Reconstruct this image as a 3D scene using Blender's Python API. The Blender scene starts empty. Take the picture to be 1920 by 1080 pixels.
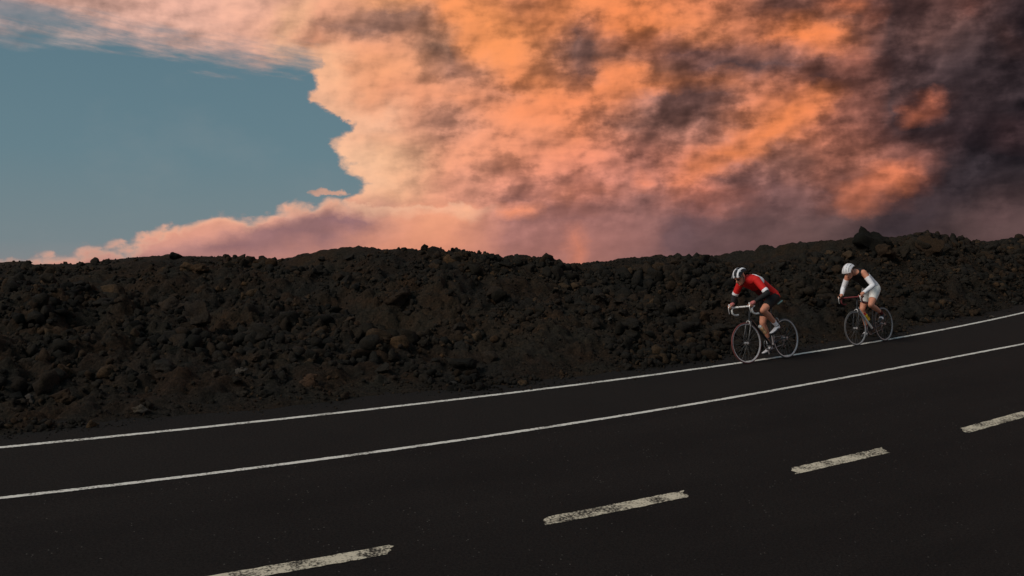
import bpy, bmesh, math
import numpy as np
from mathutils import Vector, Matrix
R = math.radians
rng = np.random.default_rng(7)
scene = bpy.context.scene
col = scene.collection

# ------------------------------------------------------------------ camera
FPX, W0, H0 = 2007.0, 1920.0, 1080.0           # focal length in pixels of a 1920 wide frame
PITCH, ROLL, CAMH = R(8.27), R(2.52), 3.77
fwd = np.array([0, math.cos(PITCH), -math.sin(PITCH)])
r0 = np.array([1.0, 0, 0]); u0 = np.cross(r0, fwd)
rgt = math.cos(ROLL) * r0 + math.sin(ROLL) * u0
upv = -math.sin(ROLL) * r0 + math.cos(ROLL) * u0
EYE = np.array([0, 0, CAMH])
cd = bpy.data.cameras.new('camera'); cam = bpy.data.objects.new('camera', cd); col.objects.link(cam)
cam.matrix_world = Matrix(((rgt[0], upv[0], -fwd[0], 0), (rgt[1], upv[1], -fwd[1], 0),
                           (rgt[2], upv[2], -fwd[2], CAMH), (0, 0, 0, 1)))
cd.sensor_width = 36.0; cd.lens = 36.0 * FPX / W0; cd.clip_start = 0.1; cd.clip_end = 6000
scene.camera = cam

# ------------------------------------------------------------------ exposure
vs = scene.view_settings
vs.view_transform = 'Standard'; vs.look = 'None'; vs.exposure = 0.0; vs.gamma = 1.0
vs.use_curve_mapping = False
scene.render.engine = 'CYCLES'
scene.cycles.use_denoising = True
scene.cycles.max_bounces = 5

# ------------------------------------------------------------------ sun: low and veiled, behind the camera on the left
SUN_DIR = Vector((-0.62, -0.38, 0.62)).normalized()       # towards the sun
sl = bpy.data.lights.new('sun', 'SUN'); sl.energy = 2.0; sl.angle = R(20); sl.color = (1.0, 0.90, 0.80)
so = bpy.data.objects.new('sun', sl); col.objects.link(so)
so.rotation_euler = SUN_DIR.to_track_quat('Z', 'Y').to_euler(); so.location = (-30, -20, 40)

# ------------------------------------------------------------------ sky
def lin(c):
    c = np.asarray(c, float) / 255.0
    return np.where(c <= 0.04045, c / 12.92, ((c + 0.055) / 1.055) ** 2.4)

# bearings of the sky: longitude / latitude about a fixed axis of the place
def bearing(x, y):
    d = fwd + rgt * (x - 960) / FPX - upv * (y - 540) / FPX
    d = d / np.linalg.norm(d)
    return math.atan2(d @ rgt, d @ fwd), math.asin(d @ upv)

def unbearing(lon, lat):
    X, Y, Z = math.cos(lat) * math.sin(lon), math.cos(lat) * math.cos(lon), math.sin(lat)
    return 960 + FPX * X / Y, 540 - FPX * Z / Y

GX = list(range(0, 1921, 120))
GY = list(range(0, 481, 60))
SKYGRID = [
 [(205,165,152),(215,170,152),(224,176,156),(226,176,156),(236,182,156),(246,180,144),(248,174,124),(246,158,102),(224,142,100),(242,148,92),(226,136,86),(190,116,80),(104,74,68),(120,80,68),(85,62,62),(95,66,62),(52,43,50)],
 [(172,152,146),(196,166,152),(212,172,156),(222,176,156),(230,176,152),(236,168,132),(214,150,118),(196,134,98),(248,156,96),(168,110,84),(228,138,86),(206,128,86),(160,100,75),(156,98,72),(78,59,60),(72,56,58),(60,48,54)],
 [(160,150,148),(180,160,150),(205,172,156),(226,182,162),(238,184,158),(248,190,152),(242,170,124),(186,132,106),(246,156,100),(116,84,74),(156,104,80),(136,92,78),(112,80,74),(130,85,72),(80,60,62),(56,46,52),(56,46,52)],
 [(205,172,160),(205,172,160),(215,175,160),(226,182,162),(240,186,160),(250,186,146),(244,168,126),(218,148,112),(234,148,102),(210,132,95),(176,114,88),(118,84,76),(186,114,80),(170,102,74),(70,55,58),(62,48,53),(46,39,46)],
 [(210,172,160),(210,172,160),(220,175,160),(228,180,160),(242,186,160),(252,192,154),(250,182,144),(206,144,116),(232,148,106),(222,138,98),(142,99,86),(130,92,82),(204,124,82),(160,98,75),(70,55,60),(65,50,56),(50,42,50)],
 [(215,172,160),(215,172,158),(224,174,156),(232,178,156),(244,186,158),(253,200,160),(253,196,152),(236,164,128),(220,144,112),(208,132,104),(172,112,95),(190,116,86),(164,104,80),(150,98,82),(150,95,78),(56,46,53),(44,39,47)],
 [(215,170,158),(215,168,154),(230,172,150),(236,176,152),(240,178,150),(246,184,150),(250,182,142),(226,158,130),(184,127,112),(184,121,104),(154,108,99),(186,114,92),(122,89,86),(125,89,83),(136,90,80),(66,53,58),(60,50,55)],
 [(190,145,136),(205,150,138),(232,166,142),(226,162,138),(196,146,134),(160,122,116),(206,146,122),(234,160,126),(164,116,108),(158,111,104),(138,101,97),(102,79,81),(106,81,80),(96,76,77),(64,54,59),(72,59,62),(95,75,76)],
 [(150,122,122),(196,140,128),(178,134,128),(190,138,128),(172,124,117),(202,142,123),(226,152,122),(218,147,119),(168,117,107),(168,115,104),(140,102,98),(106,81,81),(106,79,77),(102,77,75),(92,70,72),(96,74,74),(100,77,77)],
]
# x, y, half width, half height, rise to the right (degrees), colour, weight
PATCH = [
 (700,40,120,24,4,(140,106,92),.9),(820,80,46,26,-20,(150,112,92),.85),(600,72,40,16,8,(214,148,116),.6),
 (790,20,40,16,20,(150,112,94),.7),(860,20,40,26,0,(246,156,98),.7),(905,60,40,70,0,(250,158,96),.7),
 (560,110,40,26,-30,(252,200,160),.6),(620,120,34,40,-30,(250,192,150),.6),(540,40,26,50,-30,(250,196,150),.5),
 (690,130,46,26,10,(246,172,128),.6),(770,175,60,22,-12,(228,156,120),.5),(870,130,60,30,-10,(176,128,108),.6),
 (940,180,50,26,-10,(186,130,106),.5),(720,215,34,26,40,(252,196,160),.6),(850,232,70,30,-4,(188,136,114),.55),
 (1000,160,60,22,-10,(240,148,94),.6),(980,260,60,28,0,(200,136,108),.4),(720,330,70,60,0,(254,202,160),.45),
 (1095,88,46,46,0,(100,74,68),.9),(1030,30,50,26,20,(244,150,94),.7),(1180,40,60,36,0,(232,138,84),.7),
 (1200,78,40,20,-30,(222,132,82),.7),(1270,98,120,20,-4,(110,78,72),.85),(1060,195,70,16,8,(236,142,92),.6),
 (1160,140,70,18,20,(226,136,86),.75),(1230,160,90,14,-4,(222,134,86),.7),(1330,158,60,12,2,(206,126,84),.6),
 (1410,126,90,17,-2,(84,64,65),.9),(1570,150,60,22,16,(74,57,60),.9),(1280,188,100,28,6,(112,82,76),.8),
 (1200,225,70,24,10,(128,92,82),.6),(1320,235,80,26,6,(134,94,82),.5),(1510,62,86,24,-8,(226,132,80),.95),
 (1420,52,60,14,4,(160,100,74),.6),(1620,122,40,10,-6,(150,92,74),.6),(1510,200,90,22,28,(240,142,88),.9),
 (1440,255,80,18,24,(226,134,82),.7),(1350,295,80,18,26,(222,132,84),.8),(1290,335,40,18,30,(206,124,90),.6),
 (1400,330,80,26,6,(116,85,82),.7),(1480,300,60,26,0,(130,92,82),.6),(1560,250,50,50,0,(134,86,72),.4),
 (1660,345,92,24,18,(232,134,90),.95),(1620,358,40,14,14,(196,118,92),.6),(1560,315,24,16,40,(180,114,92),.6),
 (1700,290,60,34,24,(96,68,66),.5),(1735,203,36,16,22,(214,124,90),.95),(1740,250,50,26,10,(60,48,54),.7),
 (1600,190,50,60,0,(96,66,62),.5),(1590,4,56,13,-10,(196,116,82),.85),(1650,22,24,12,-50,(150,94,76),.8),
 (1815,3,40,8,6,(172,106,86),.9),(1900,80,30,16,-40,(92,66,64),.6),(1740,64,50,26,0,(92,66,63),.5),
 (1830,170,80,60,0,(56,46,52),.6),(1800,320,110,44,20,(50,44,52),.8),(1700,410,120,34,22,(58,50,58),.75),
 (1870,400,60,24,22,(98,76,77),.7),(1900,250,40,26,10,(74,54,58),.6),(1380,440,80,40,0,(104,80,81),.5),
 (1280,440,26,60,-30,(104,82,86),.55),(1180,440,60,40,0,(156,108,100),.4),(1080,470,20,30,-8,(206,130,104),.7),
 (985,385,66,9,16,(238,152,116),.95),(1130,355,70,10,4,(206,130,104),.8),(1190,345,30,9,20,(214,132,102),.7),
 (860,395,60,9,26,(244,172,134),.8),(820,430,70,16,22,(240,166,130),.55),(930,345,20,30,-30,(222,150,124),.5),
 (640,418,90,20,12,(140,106,108),.95),(520,442,110,22,14,(148,112,112),.9),(400,466,130,16,10,(150,112,112),.9),(600,455,90,14,8,(160,118,114),.7),
 (300,440,70,12,22,(246,176,146),.6),(420,412,50,14,12,(250,180,148),.7),(540,395,60,12,14,(246,178,148),.7),
 (250,470,130,8,4,(196,146,136),.6),(700,440,60,14,10,(212,148,124),.5),(620,470,60,14,10,(196,138,122),.4),
]
PATCH = [(px, py, rx, ry, math.cos(R(an)), math.sin(R(an)), lin(cc), w) for (px, py, rx, ry, an, cc, w) in PATCH]
SG = lin(np.array(SKYGRID))                               # rows y, columns x
def sky_paint(x, y):
    fx = min(max(x / 120.0, 0), 15.999); fy = min(max(y / 60.0, 0), 7.999)
    i, j = int(fx), int(fy); a, b = fx - i, fy - j
    c = (SG[j, i] * (1 - a) + SG[j, i + 1] * a) * (1 - b) + (SG[j + 1, i] * (1 - a) + SG[j + 1, i + 1] * a) * b
    for (px, py, rx, ry, ca, sa, cc, w) in PATCH:
        dx, dy = x - px, py - y
        q = ((dx * ca + dy * sa) / rx) ** 2 + ((-dx * sa + dy * ca) / ry) ** 2
        if q < 6:
            k = min(1.0, 1.15 * w) * math.exp(-0.7 * q ** 2); c = c * (1 - k) + cc * k
    return c * np.array([1.0, 1.0, .84 + .16 * min(1.0, c[0] / .16)])

PUFF = 1.25
world = bpy.data.worlds.new('World'); scene.world = world; world.use_nodes = True
wt = world.node_tree; wt.nodes.clear(); WN = wt.nodes; WL = wt.links
def wn(t, **kw):
    n = WN.new(t)
    for k, v in kw.items(): setattr(n, k, v)
    return n
def setin(n, i, v):
    if hasattr(v, 'is_linked') or isinstance(v, bpy.types.NodeSocket): WL.new(v, n.inputs[i])
    else: n.inputs[i].default_value = v
def M(op, a, b=0.0, c=0.0, clamp=False):
    n = wn('ShaderNodeMath', operation=op, use_clamp=clamp)
    setin(n, 0, a); setin(n, 1, b)
    if op in ('MULTIPLY_ADD', 'SMOOTH_MIN', 'SMOOTH_MAX', 'WRAP', 'COMPARE'): setin(n, 2, c)
    return n.outputs[0]
def VM(op, a, b=(0, 0, 0), s=1.0):
    n = wn('ShaderNodeVectorMath', operation=op); setin(n, 0, a)
    if op == 'SCALE': setin(n, 3, s)
    else: setin(n, 1, b)
    return n.outputs['Value'] if op == 'DOT_PRODUCT' else n.outputs['Vector']
def mixc(f, a, b, mode='MIX'):
    n = wn('ShaderNodeMix', data_type='RGBA', blend_type=mode)
    setin(n, 0, f); setin(n, 6, a); setin(n, 7, b); return n.outputs[2]
def smooth(v, a, b):
    n = wn('ShaderNodeMapRange', interpolation_type='SMOOTHSTEP'); setin(n, 0, v); setin(n, 1, a); setin(n, 2, b)
    return n.outputs[0]
def ramp(v, stops, interp='LINEAR'):
    n = wn('ShaderNodeValToRGB'); cr = n.color_ramp; cr.interpolation = interp
    while len(cr.elements) < len(stops): cr.elements.new(1.0)
    for e, (p, c) in zip(cr.elements, stops): e.position = p
    for e, (p, c) in zip(cr.elements, stops): e.color = (*c, 1) if len(c) == 3 else c
    setin(n, 0, v); return n.outputs[0]

gen = wn('ShaderNodeTexCoord').outputs['Generated']
sx = VM('DOT_PRODUCT', gen, tuple(rgt)); sy = VM('DOT_PRODUCT', gen, tuple(fwd)); sz = VM('DOT_PRODUCT', gen, tuple(upv))
lon = M('ARCTAN2', sx, sy); lat = M('ARCSINE', M('MINIMUM', M('MAXIMUM', sz, -1.0), 1.0))
LON0, LON1 = -0.4487, 0.4487
LAT0, LAT1 = 0.012, 0.262
comb = wn('ShaderNodeCombineXYZ'); setin(comb, 0, lon); setin(comb, 1, M('MULTIPLY', lat, 1.45)); setin(comb, 2, 0.37)
P = comb.outputs[0]
def noise(vec, scale, detail, rough, lac=2.0, dist=0.0, typ='FBM'):
    n = wn('ShaderNodeTexNoise', noise_dimensions='3D'); n.noise_type = typ
    if hasattr(n, 'normalize'): n.normalize = True
    setin(n, 'Vector', vec); setin(n, 'Scale', scale); setin(n, 'Detail', detail); setin(n, 'Roughness', rough)
    setin(n, 'Lacunarity', lac); setin(n, 'Distortion', dist)
    return n
nw = noise(P, 15.0, 8.0, 0.63)
wv = VM('SUBTRACT', nw.outputs['Color'], (0.5, 0.5, 0.5))
sepw = wn('ShaderNodeSeparateXYZ'); setin(sepw, 0, wv)
wlon = M('MULTIPLY_ADD', sepw.outputs[0], 0.050, lon); wlat = M('MULTIPLY_ADD', sepw.outputs[1], 0.036, lat)

# tones of the cloud mass, repeated mirror-wise beyond the stretch in view
def unit(v, a, b):
    return M('PINGPONG', M('DIVIDE', M('SUBTRACT', v, a), b - a), 1.0)
uu = unit(wlon, LON0, LON1); vv = unit(wlat, LAT0, LAT1)
NR, NC = 21, 61
rowv = M('MULTIPLY', vv, NR - 1.0)
acc = None
u_lo = M('MULTIPLY', uu, 2.0, clamp=True); u_hi = M('MULTIPLY_ADD', uu, 2.0, -1.0, clamp=True); u_sel = M('GREATER_THAN', uu, 0.5)
for j in range(NR):
    la = LAT0 + (LAT1 - LAT0) * j / (NR - 1)
    stops = []
    for i in range(NC):
        lo = LON0 + (LON1 - LON0) * i / (NC - 1)
        x, y = unbearing(lo, la)
        stops.append(tuple(sky_paint(x, y)))
    half = NC // 2
    ca = ramp(u_lo, [(i / half, stops[i]) for i in range(half + 1)])
    cb = ramp(u_hi, [(i / half, stops[half + i]) for i in range(half + 1)])
    cj = mixc(u_sel, ca, cb)
    wj = M('SUBTRACT', 1.0, M('ABSOLUTE', M('SUBTRACT', rowv, float(j))), clamp=True)
    cj = VM('SCALE', cj, s=wj)
    acc = cj if acc is None else VM('ADD', acc, cj)
cloud = acc
# billow relief: the lit flank of every puff faces up-left
comb2 = wn('ShaderNodeCombineXYZ'); setin(comb2, 0, lon); setin(comb2, 1, M('MULTIPLY', lat, 1.5)); setin(comb2, 2, 1.9)
PB = comb2.outputs[0]
def puffs(vec, scale, detail=2.0, rough=0.5):
    n = wn('ShaderNodeTexVoronoi', feature='SMOOTH_F1', voronoi_dimensions='2D'); n.normalize = False
    setin(n, 'Vector', vec); setin(n, 'Scale', scale); setin(n, 'Detail', detail); setin(n, 'Roughness', rough); setin(n, 'Lacunarity', 2.1); setin(n, 'Smoothness', 0.55)
    return n.outputs['Distance']
wpb = VM('ADD', PB, VM('SCALE', wv, s=0.022))
rel = M('SUBTRACT', puffs(VM('ADD', wpb, (-0.007, 0.008, 0.0)), 17.0), puffs(wpb, 17.0))
c1 = noise(PB, 70.0, 4.0, 0.55); c2 = noise(VM('ADD', PB, (-0.0025, 0.0025, 0.0)), 70.0, 4.0, 0.55)
rel2 = M('SUBTRACT', c1.outputs[0], c2.outputs[0])
relief = M('ADD', M('MULTIPLY', rel, PUFF), M('MULTIPLY', rel2, 0.9))
soften = smooth(wlat, 0.035, 0.12)                        # the rain curtain low down is smooth
relief = M('MULTIPLY', relief, M('MULTIPLY_ADD', soften, 0.8, 0.2))
bil = noise(PB, 17.0, 8.0, 0.60)
body = M('SUBTRACT', smooth(bil.outputs[0], 0.42, 0.58), 0.55)      # lit tops and shaded hollows
lonk = M('MULTIPLY_ADD', smooth(lon, bearing(640, 200)[0], bearing(960, 200)[0]), 0.56, 0.44)     # the sunward flank is evenly lit
relief = M('MULTIPLY', relief, M('MULTIPLY_ADD', lonk, 0.5, 0.5)); body = M('MULTIPLY', body, lonk)
relief = M('ADD', relief, M('MULTIPLY', body, M('MULTIPLY_ADD', soften, 0.54, 0.08)))
gain = M('POWER', 2.0, M('MULTIPLY', relief, 1.5))
gainv = wn('ShaderNodeCombineXYZ'); setin(gainv, 0, M('POWER', gain, 1.05)); setin(gainv, 1, gain); setin(gainv, 2, M('POWER', gain, 0.93))
cloud = VM('MULTIPLY', cloud, gainv.outputs[0])
hs = wn('ShaderNodeHueSaturation'); setin(hs, 'Saturation', 0.99); setin(hs, 'Value', 1.0); setin(hs, 'Color', cloud)
gm = wn('ShaderNodeGamma'); setin(gm, 0, VM('MULTIPLY', hs.outputs[0], (1.02, 0.985, 1.0))); setin(gm, 1, 1.04); cloud = gm.outputs[0]

sepc = wn('ShaderNodeSeparateXYZ'); setin(sepc, 0, cloud)                    # keep the brightest puffs from burning out to yellow
rr_ = sepc.outputs[0]; knee = M('MULTIPLY', M('SUBTRACT', 1.0, M('EXPONENT', M('DIVIDE', M('MAXIMUM', M('SUBTRACT', rr_, 0.55), 0.0), -0.47))), 0.47)
cloud = VM('SCALE', cloud, s=M('DIVIDE', M('ADD', M('MINIMUM', rr_, 0.55), knee), M('MAXIMUM', rr_, 0.001)))
# clear air
clear = ramp(M('DIVIDE', lat, 0.30, clamp=True), [(0.0, tuple(lin((160,144,142)))), (0.05, tuple(lin((140,142,145)))), (0.14, tuple(lin((121,138,146)))), (0.40, tuple(lin((103,132,145)))),
                                     (0.72, tuple(lin((94,125,140)))), (1.0, tuple(lin((88,119,137))))])
st = wn('ShaderNodeTexSky', sky_type='NISHITA', sun_disc=False)
st.sun_elevation = R(6); st.sun_rotation = math.atan2(SUN_DIR.x, SUN_DIR.y); st.air_density = 1.2; st.dust_density = 1.5
upc = wn('ShaderNodeCombineXYZ'); setin(upc, 0, sx); setin(upc, 1, sy); setin(upc, 2, M('MAXIMUM', sz, 0.02)); WL.new(upc.outputs[0], st.inputs[0])
nis = VM('SCALE', st.outputs[0], s=0.055)
clear = mixc(0.15, clear, nis)
haze_n = noise(P, 9.0, 5.0, 0.55)
clear = mixc(M('MULTIPLY', smooth(haze_n.outputs[0], 0.5, 0.75), 0.12), clear, (*lin((150, 150, 150)), 1))

# outlines of the clouds against the clear air
def curve1(v, a, b, pts):                                # pts: (position, value) along v
    n = wn('ShaderNodeValToRGB'); cr = n.color_ramp; cr.interpolation = 'LINEAR'
    lo = min(p[1] for p in pts); hi = max(p[1] for p in pts)
    while len(cr.elements) < len(pts): cr.elements.new(1.0)
    for e, (p, q) in zip(cr.elements, pts): e.position = (p - a) / (b - a)
    for e, (p, q) in zip(cr.elements, pts): g = (q - lo) / (hi - lo); e.color = (g, g, g, 1)
    setin(n, 0, M('DIVIDE', M('SUBTRACT', v, a), b - a, clamp=True))
    return M('MULTIPLY_ADD', n.outputs[0], hi - lo, lo)
ne = noise(P, 24.0, 8.0, 0.6); se = wn('ShaderNodeSeparateXYZ'); setin(se, 0, VM('SUBTRACT', ne.outputs['Color'], (.5, .5, .5)))
ef = noise(P, 120.0, 6.0, 0.6)
fine = M('SUBTRACT', ef.outputs[0], 0.5)
pf = M('SUBTRACT', 0.62, puffs(VM('ADD', P, VM('SCALE', wv, s=0.04)), 30.0))     # rounded knobs along the outlines
elon = M('ADD', M('MULTIPLY_ADD', se.outputs[0], 0.036, lon), M('ADD', M('MULTIPLY', fine, 0.007), M('MULTIPLY', pf, 0.017)))
elat = M('ADD', M('MULTIPLY_ADD', se.outputs[1], 0.018, lat), M('ADD', M('MULTIPLY', fine, 0.007), M('MULTIPLY', pf, -0.010)))
main_edge = [(600,-40),(585,80),(575,130),(592,150),(588,168),(586,195),(612,212),(650,226),(652,244),(632,260),(638,285),(652,310),(664,335),(660,350),(645,365),(640,385),(630,420),(600,500)]
me = sorted([(bearing(x, y)[1], bearing(x, y)[0]) for x, y in main_edge])
dm = M('SUBTRACT', elon, curve1(elat, me[0][0], me[-1][0], me))
m_main = smooth(dm, -0.004, 0.008)
cir = [(-80,80),(0,74),(100,73),(200,80),(300,96),(370,114),(450,122),(520,126),(575,132),(640,150)]
cc_ = sorted([bearing(x, y) for x, y in cir])
stretch = wn('ShaderNodeCombineXYZ'); setin(stretch, 0, M('MULTIPLY_ADD', lat, -1.2, M('MULTIPLY', lon, 0.5))); setin(stretch, 1, M('MULTIPLY_ADD', lon, 0.55, M('MULTIPLY', lat, 3.2))); setin(stretch, 2, 4.2)
cn = noise(stretch.outputs[0], 30.0, 8.0, 0.6)
dc = M('ADD', M('SUBTRACT', lat, curve1(lon, cc_[0][0], cc_[-1][0], cc_)), M('MULTIPLY', M('SUBTRACT', cn.outputs[0], 0.5), 0.058))
m_cir = M('MULTIPLY', smooth(dc, -0.010, 0.030), smooth(lon, -0.02, -0.10))
# the blue slot that runs into the veil at the far left
sl_lon, sl_lat = bearing(20, 18)
slot = M('ADD', M('POWER', M('DIVIDE', M('ABSOLUTE', M('SUBTRACT', lon, sl_lon)), 0.085), 2.0),
         M('POWER', M('DIVIDE', M('ABSOLUTE', M('SUBTRACT', M('MULTIPLY_ADD', M('SUBTRACT', lon, sl_lon), 0.12, lat), sl_lat)), 0.011), 2.0))
slot = M('ADD', slot, M('MULTIPLY', M('SUBTRACT', cn.outputs[0], 0.5), 2.5))
m_cir = M('MULTIPLY', m_cir, M('MULTIPLY_ADD', smooth(slot, 0.0, 1.6), 0.75, 0.25))
low = [(-80,494),(40,486),(70,481),(150,464),(200,459),(240,454),(280,441),(320,424),(350,411),(405,400),(450,405),(490,394),(540,380),(585,384),(620,374),(665,384)]
lw = sorted([bearing(x, y) for x, y in low])
dl = M('SUBTRACT', curve1(elon, lw[0][0], lw[-1][0], lw), elat)
m_low = M('MULTIPLY', smooth(dl, -0.003, 0.008), smooth(lon, 0.0, -0.05))
wisp = M('ADD', M('POWER', M('DIVIDE', M('ABSOLUTE', M('SUBTRACT', elon, bearing(608, 361)[0])), 0.013), 2.0), M('POWER', M('DIVIDE', M('ABSOLUTE', M('SUBTRACT', elat, bearing(608, 361)[1])), 0.0034), 2.0))
m_wisp = M('MULTIPLY', smooth(wisp, 1.5, 0.1), 0.7)
# the cloud mass ends some way beyond the frame: clear evening air overhead, behind and far to the left
m_main = M('MULTIPLY', m_main, M('MULTIPLY', smooth(M('MULTIPLY_ADD', se.outputs[0], .8, lon), 1.9, 1.3), smooth(M('MULTIPLY_ADD', se.outputs[1], .8, lat), .75, .45)))
m_cir = M('MULTIPLY', m_cir, M('MULTIPLY', smooth(M('MULTIPLY_ADD', se.outputs[0], .8, lon), -1.2, -.75), smooth(M('MULTIPLY_ADD', se.outputs[1], .6, lat), .62, .40)))
mask = M('MAXIMUM', M('MAXIMUM', m_main, m_cir), M('MAXIMUM', m_low, m_wisp))
# sun-struck rim along the outline
rim = M('MULTIPLY', M('MULTIPLY', smooth(dm, -0.002, 0.004), smooth(dm, 0.055, 0.004)), smooth(lat, bearing(640, 385)[1], bearing(640, 350)[1]))
rim = M('MAXIMUM', rim, M('MULTIPLY', M('MULTIPLY', smooth(dl, -0.002, 0.002), smooth(dl, 0.013, 0.002)), smooth(lon, 0.0, -0.05)))
rim = M('MULTIPLY', rim, smooth(lat, 0.20, 0.16))
cloud = mixc(M('MULTIPLY', rim, 0.35), cloud, (*lin((255, 204, 168)), 1))
skycol = mixc(mask, clear, cloud)
bg = wn('ShaderNodeBackground'); setin(bg, 0, skycol); setin(bg, 1, 1.0)
wo = wn('ShaderNodeOutputWorld'); WL.new(bg.outputs[0], wo.inputs[0])
world.cycles.sampling_method = 'MANUAL'; world.cycles.sample_map_resolution = 512

# ------------------------------------------------------------------ helpers
def mesh_obj(name, verts, faces, mat, parent=None, smooth_=False, smooth_angle=None):
    me = bpy.data.meshes.new(name)
    me.from_pydata([tuple(map(float, v)) for v in verts], [], [tuple(int(i) for i in f) for f in faces])
    return mesh_link(name, me, mat, parent, smooth_)
def mesh_link(name, me, mat, parent=None, smooth_=False):
    me.update()
    if smooth_: me.polygons.foreach_set('use_smooth', [True] * len(me.polygons))
    if mat is not None: me.materials.append(mat)
    o = bpy.data.objects.new(name, me); col.objects.link(o)
    if parent is not None: o.parent = parent
    return o
def fast_mesh(name, verts, faces):                       # numpy arrays, all faces of one size
    k = faces.shape[1]
    me = bpy.data.meshes.new(name)
    me.vertices.add(len(verts)); me.vertices.foreach_set('co', verts.astype(np.float32).ravel())
    me.loops.add(faces.size); me.loops.foreach_set('vertex_index', faces.astype(np.int32).ravel())
    me.polygons.add(len(faces)); me.polygons.foreach_set('loop_start', np.arange(0, faces.size, k, dtype=np.int32))
    me.update(calc_edges=True); me.validate()
    return me
def tag(o, label, cat, group=None):
    o['label'] = label; o['category'] = cat
    if group: o['group'] = group
    return o
def structure(o): o['kind'] = 'structure'; return o
def empty(name, mat4):
    o = bpy.data.objects.new(name, None); o.empty_display_size = 0.1; col.objects.link(o); o.matrix_world = mat4; return o

class NT:
    def __init__(s, name):
        s.m = bpy.data.materials.new(name); s.m.use_nodes = True; s.t = s.m.node_tree
        s.b = s.t.nodes['Principled BSDF']
    def n(s, t, **kw):
        x = s.t.nodes.new(t)
        for k, v in kw.items(): setattr(x, k, v)
        return x
    def put(s, node, i, v):
        if isinstance(v, bpy.types.NodeSocket): s.t.links.new(v, node.inputs[i])
        else: node.inputs[i].default_value = v
    def noise(s, vec, scale, detail=4, rough=.55, dim='3D'):
        x = s.n('ShaderNodeTexNoise', noise_dimensions=dim)
        if vec is not None: s.put(x, 'Vector', vec)
        s.put(x, 'Scale', scale); s.put(x, 'Detail', detail); s.put(x, 'Roughness', rough); return x.outputs[0]
    def ramp(s, v, stops):
        x = s.n('ShaderNodeValToRGB'); cr = x.color_ramp
        while len(cr.elements) < len(stops): cr.elements.new(1.0)
        for e, (p, c) in zip(cr.elements, stops): e.position = p
        for e, (p, c) in zip(cr.elements, stops): e.color = (c, c, c, 1) if np.isscalar(c) else (*c, 1)
        s.put(x, 0, v); return x.outputs[0]
    def mix(s, f, a, b, mode='MIX'):
        x = s.n('ShaderNodeMix', data_type='RGBA', blend_type=mode); s.put(x, 0, f)
        s.put(x, 6, (*a, 1) if isinstance(a, tuple) and len(a) == 3 else a); s.put(x, 7, (*b, 1) if isinstance(b, tuple) and len(b) == 3 else b); return x.outputs[2]
    def math(s, op, a, b=0.0):
        x = s.n('ShaderNodeMath', operation=op); s.put(x, 0, a); s.put(x, 1, b); return x.outputs[0]
    def bump(s, h, strength=.5, dist=.01):
        x = s.n('ShaderNodeBump'); s.put(x, 'Strength', strength); s.put(x, 'Distance', dist); s.put(x, 'Height', h)
        s.t.links.new(x.outputs[0], s.b.inputs['Normal'])
    def base(s, c): s.put(s.b, 'Base Color', (*c, 1) if isinstance(c, tuple) and len(c) == 3 else c)
    def set(s, rough=None, spec=None, metal=None):
        if rough is not None: s.put(s.b, 'Roughness', rough)
        if spec is not None: s.put(s.b, 'Specular IOR Level', spec)
        if metal is not None: s.put(s.b, 'Metallic', metal)
def plain(name, c, rough=.6, spec=.3, metal=0.0, vary=.12, scale=40.0, bump=0.0):
    t = NT(name); g = t.n('ShaderNodeTexCoord').outputs['Object']
    n = t.noise(g, scale, 3)
    t.base(t.mix(n, tuple(x * (1 - vary) for x in c), tuple(min(1, x * (1 + vary)) for x in c)))
    t.set(rough, spec, metal)
    if bump: t.bump(t.noise(g, scale * 1.6, 4), bump, .03)
    return t.m

# ------------------------------------------------------------------ road geometry
C0 = np.array([-51.9, 89.9])                              # centre of the bend, on the far side
def ground(x, y, z=0.0):
    d = fwd + rgt * (x - 960) / FPX - upv * (y - 540) / FPX
    t = (z - CAMH) / d[2]
    return EYE + d * t
def polar(p): return math.atan2(p[1] - C0[1], p[0] - C0[0]), math.hypot(p[0] - C0[0], p[1] - C0[1])
def xy(th, r): return C0[0] + r * np.cos(th), C0[1] + r * np.sin(th)
LA = [(0,838.6),(320,808),(640,775),(960,736),(1280,695),(1480,666.5),(1667,637),(1920,586)]
LB = [(0,935),(380,889),(772,838.5),(1033,801),(1300,758),(1600,705),(1920,645)]
LC = [(565,1058.5),(728,1034),(1025,975),(1155,951.5),(1285,930),(1485,881),(1575,864),(1665,847),(1802,805),(1910,781)]
def fitline(pts, deg):
    q = np.array([polar(ground(*p)) for p in pts]); m = q[:, 0].mean()
    k = np.polyfit(q[:, 0] - m, q[:, 1], deg); lo, hi = q[:, 0].min() - .01, q[:, 0].max() + .01
    return lambda th: np.polyval(k, np.clip(th, lo, hi) - m)
rA, rB, rC = fitline(LA, 3), fitline(LB, 3), fitline(LC, 2)
TH0, TH1 = R(-74), R(-26)
THL, THR = R(-62.5), R(-38.0)                             # stretch in view
VERGE = 0.50                                              # asphalt beyond the edge line
def strip(name, th, ra, rb, z, mat, nr=1, parent=None, wob=None):
    rows = []
    for k in range(nr + 1):
        f = k / nr; rr = ra * (1 - f) + rb * f
        x, y = xy(th, rr); rows.append(np.stack([x, y, np.full_like(x, z)], 1))
    v = np.concatenate(rows); n = len(th)
    f = [(k * n + i, k * n + i + 1, (k + 1) * n + i + 1, (k + 1) * n + i) for k in range(nr) for i in range(n - 1)]
    o = mesh_obj(name, v, f, mat, parent)
    if o.data.polygons[0].normal.z < 0: o.data.flip_normals()
    return o
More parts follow.
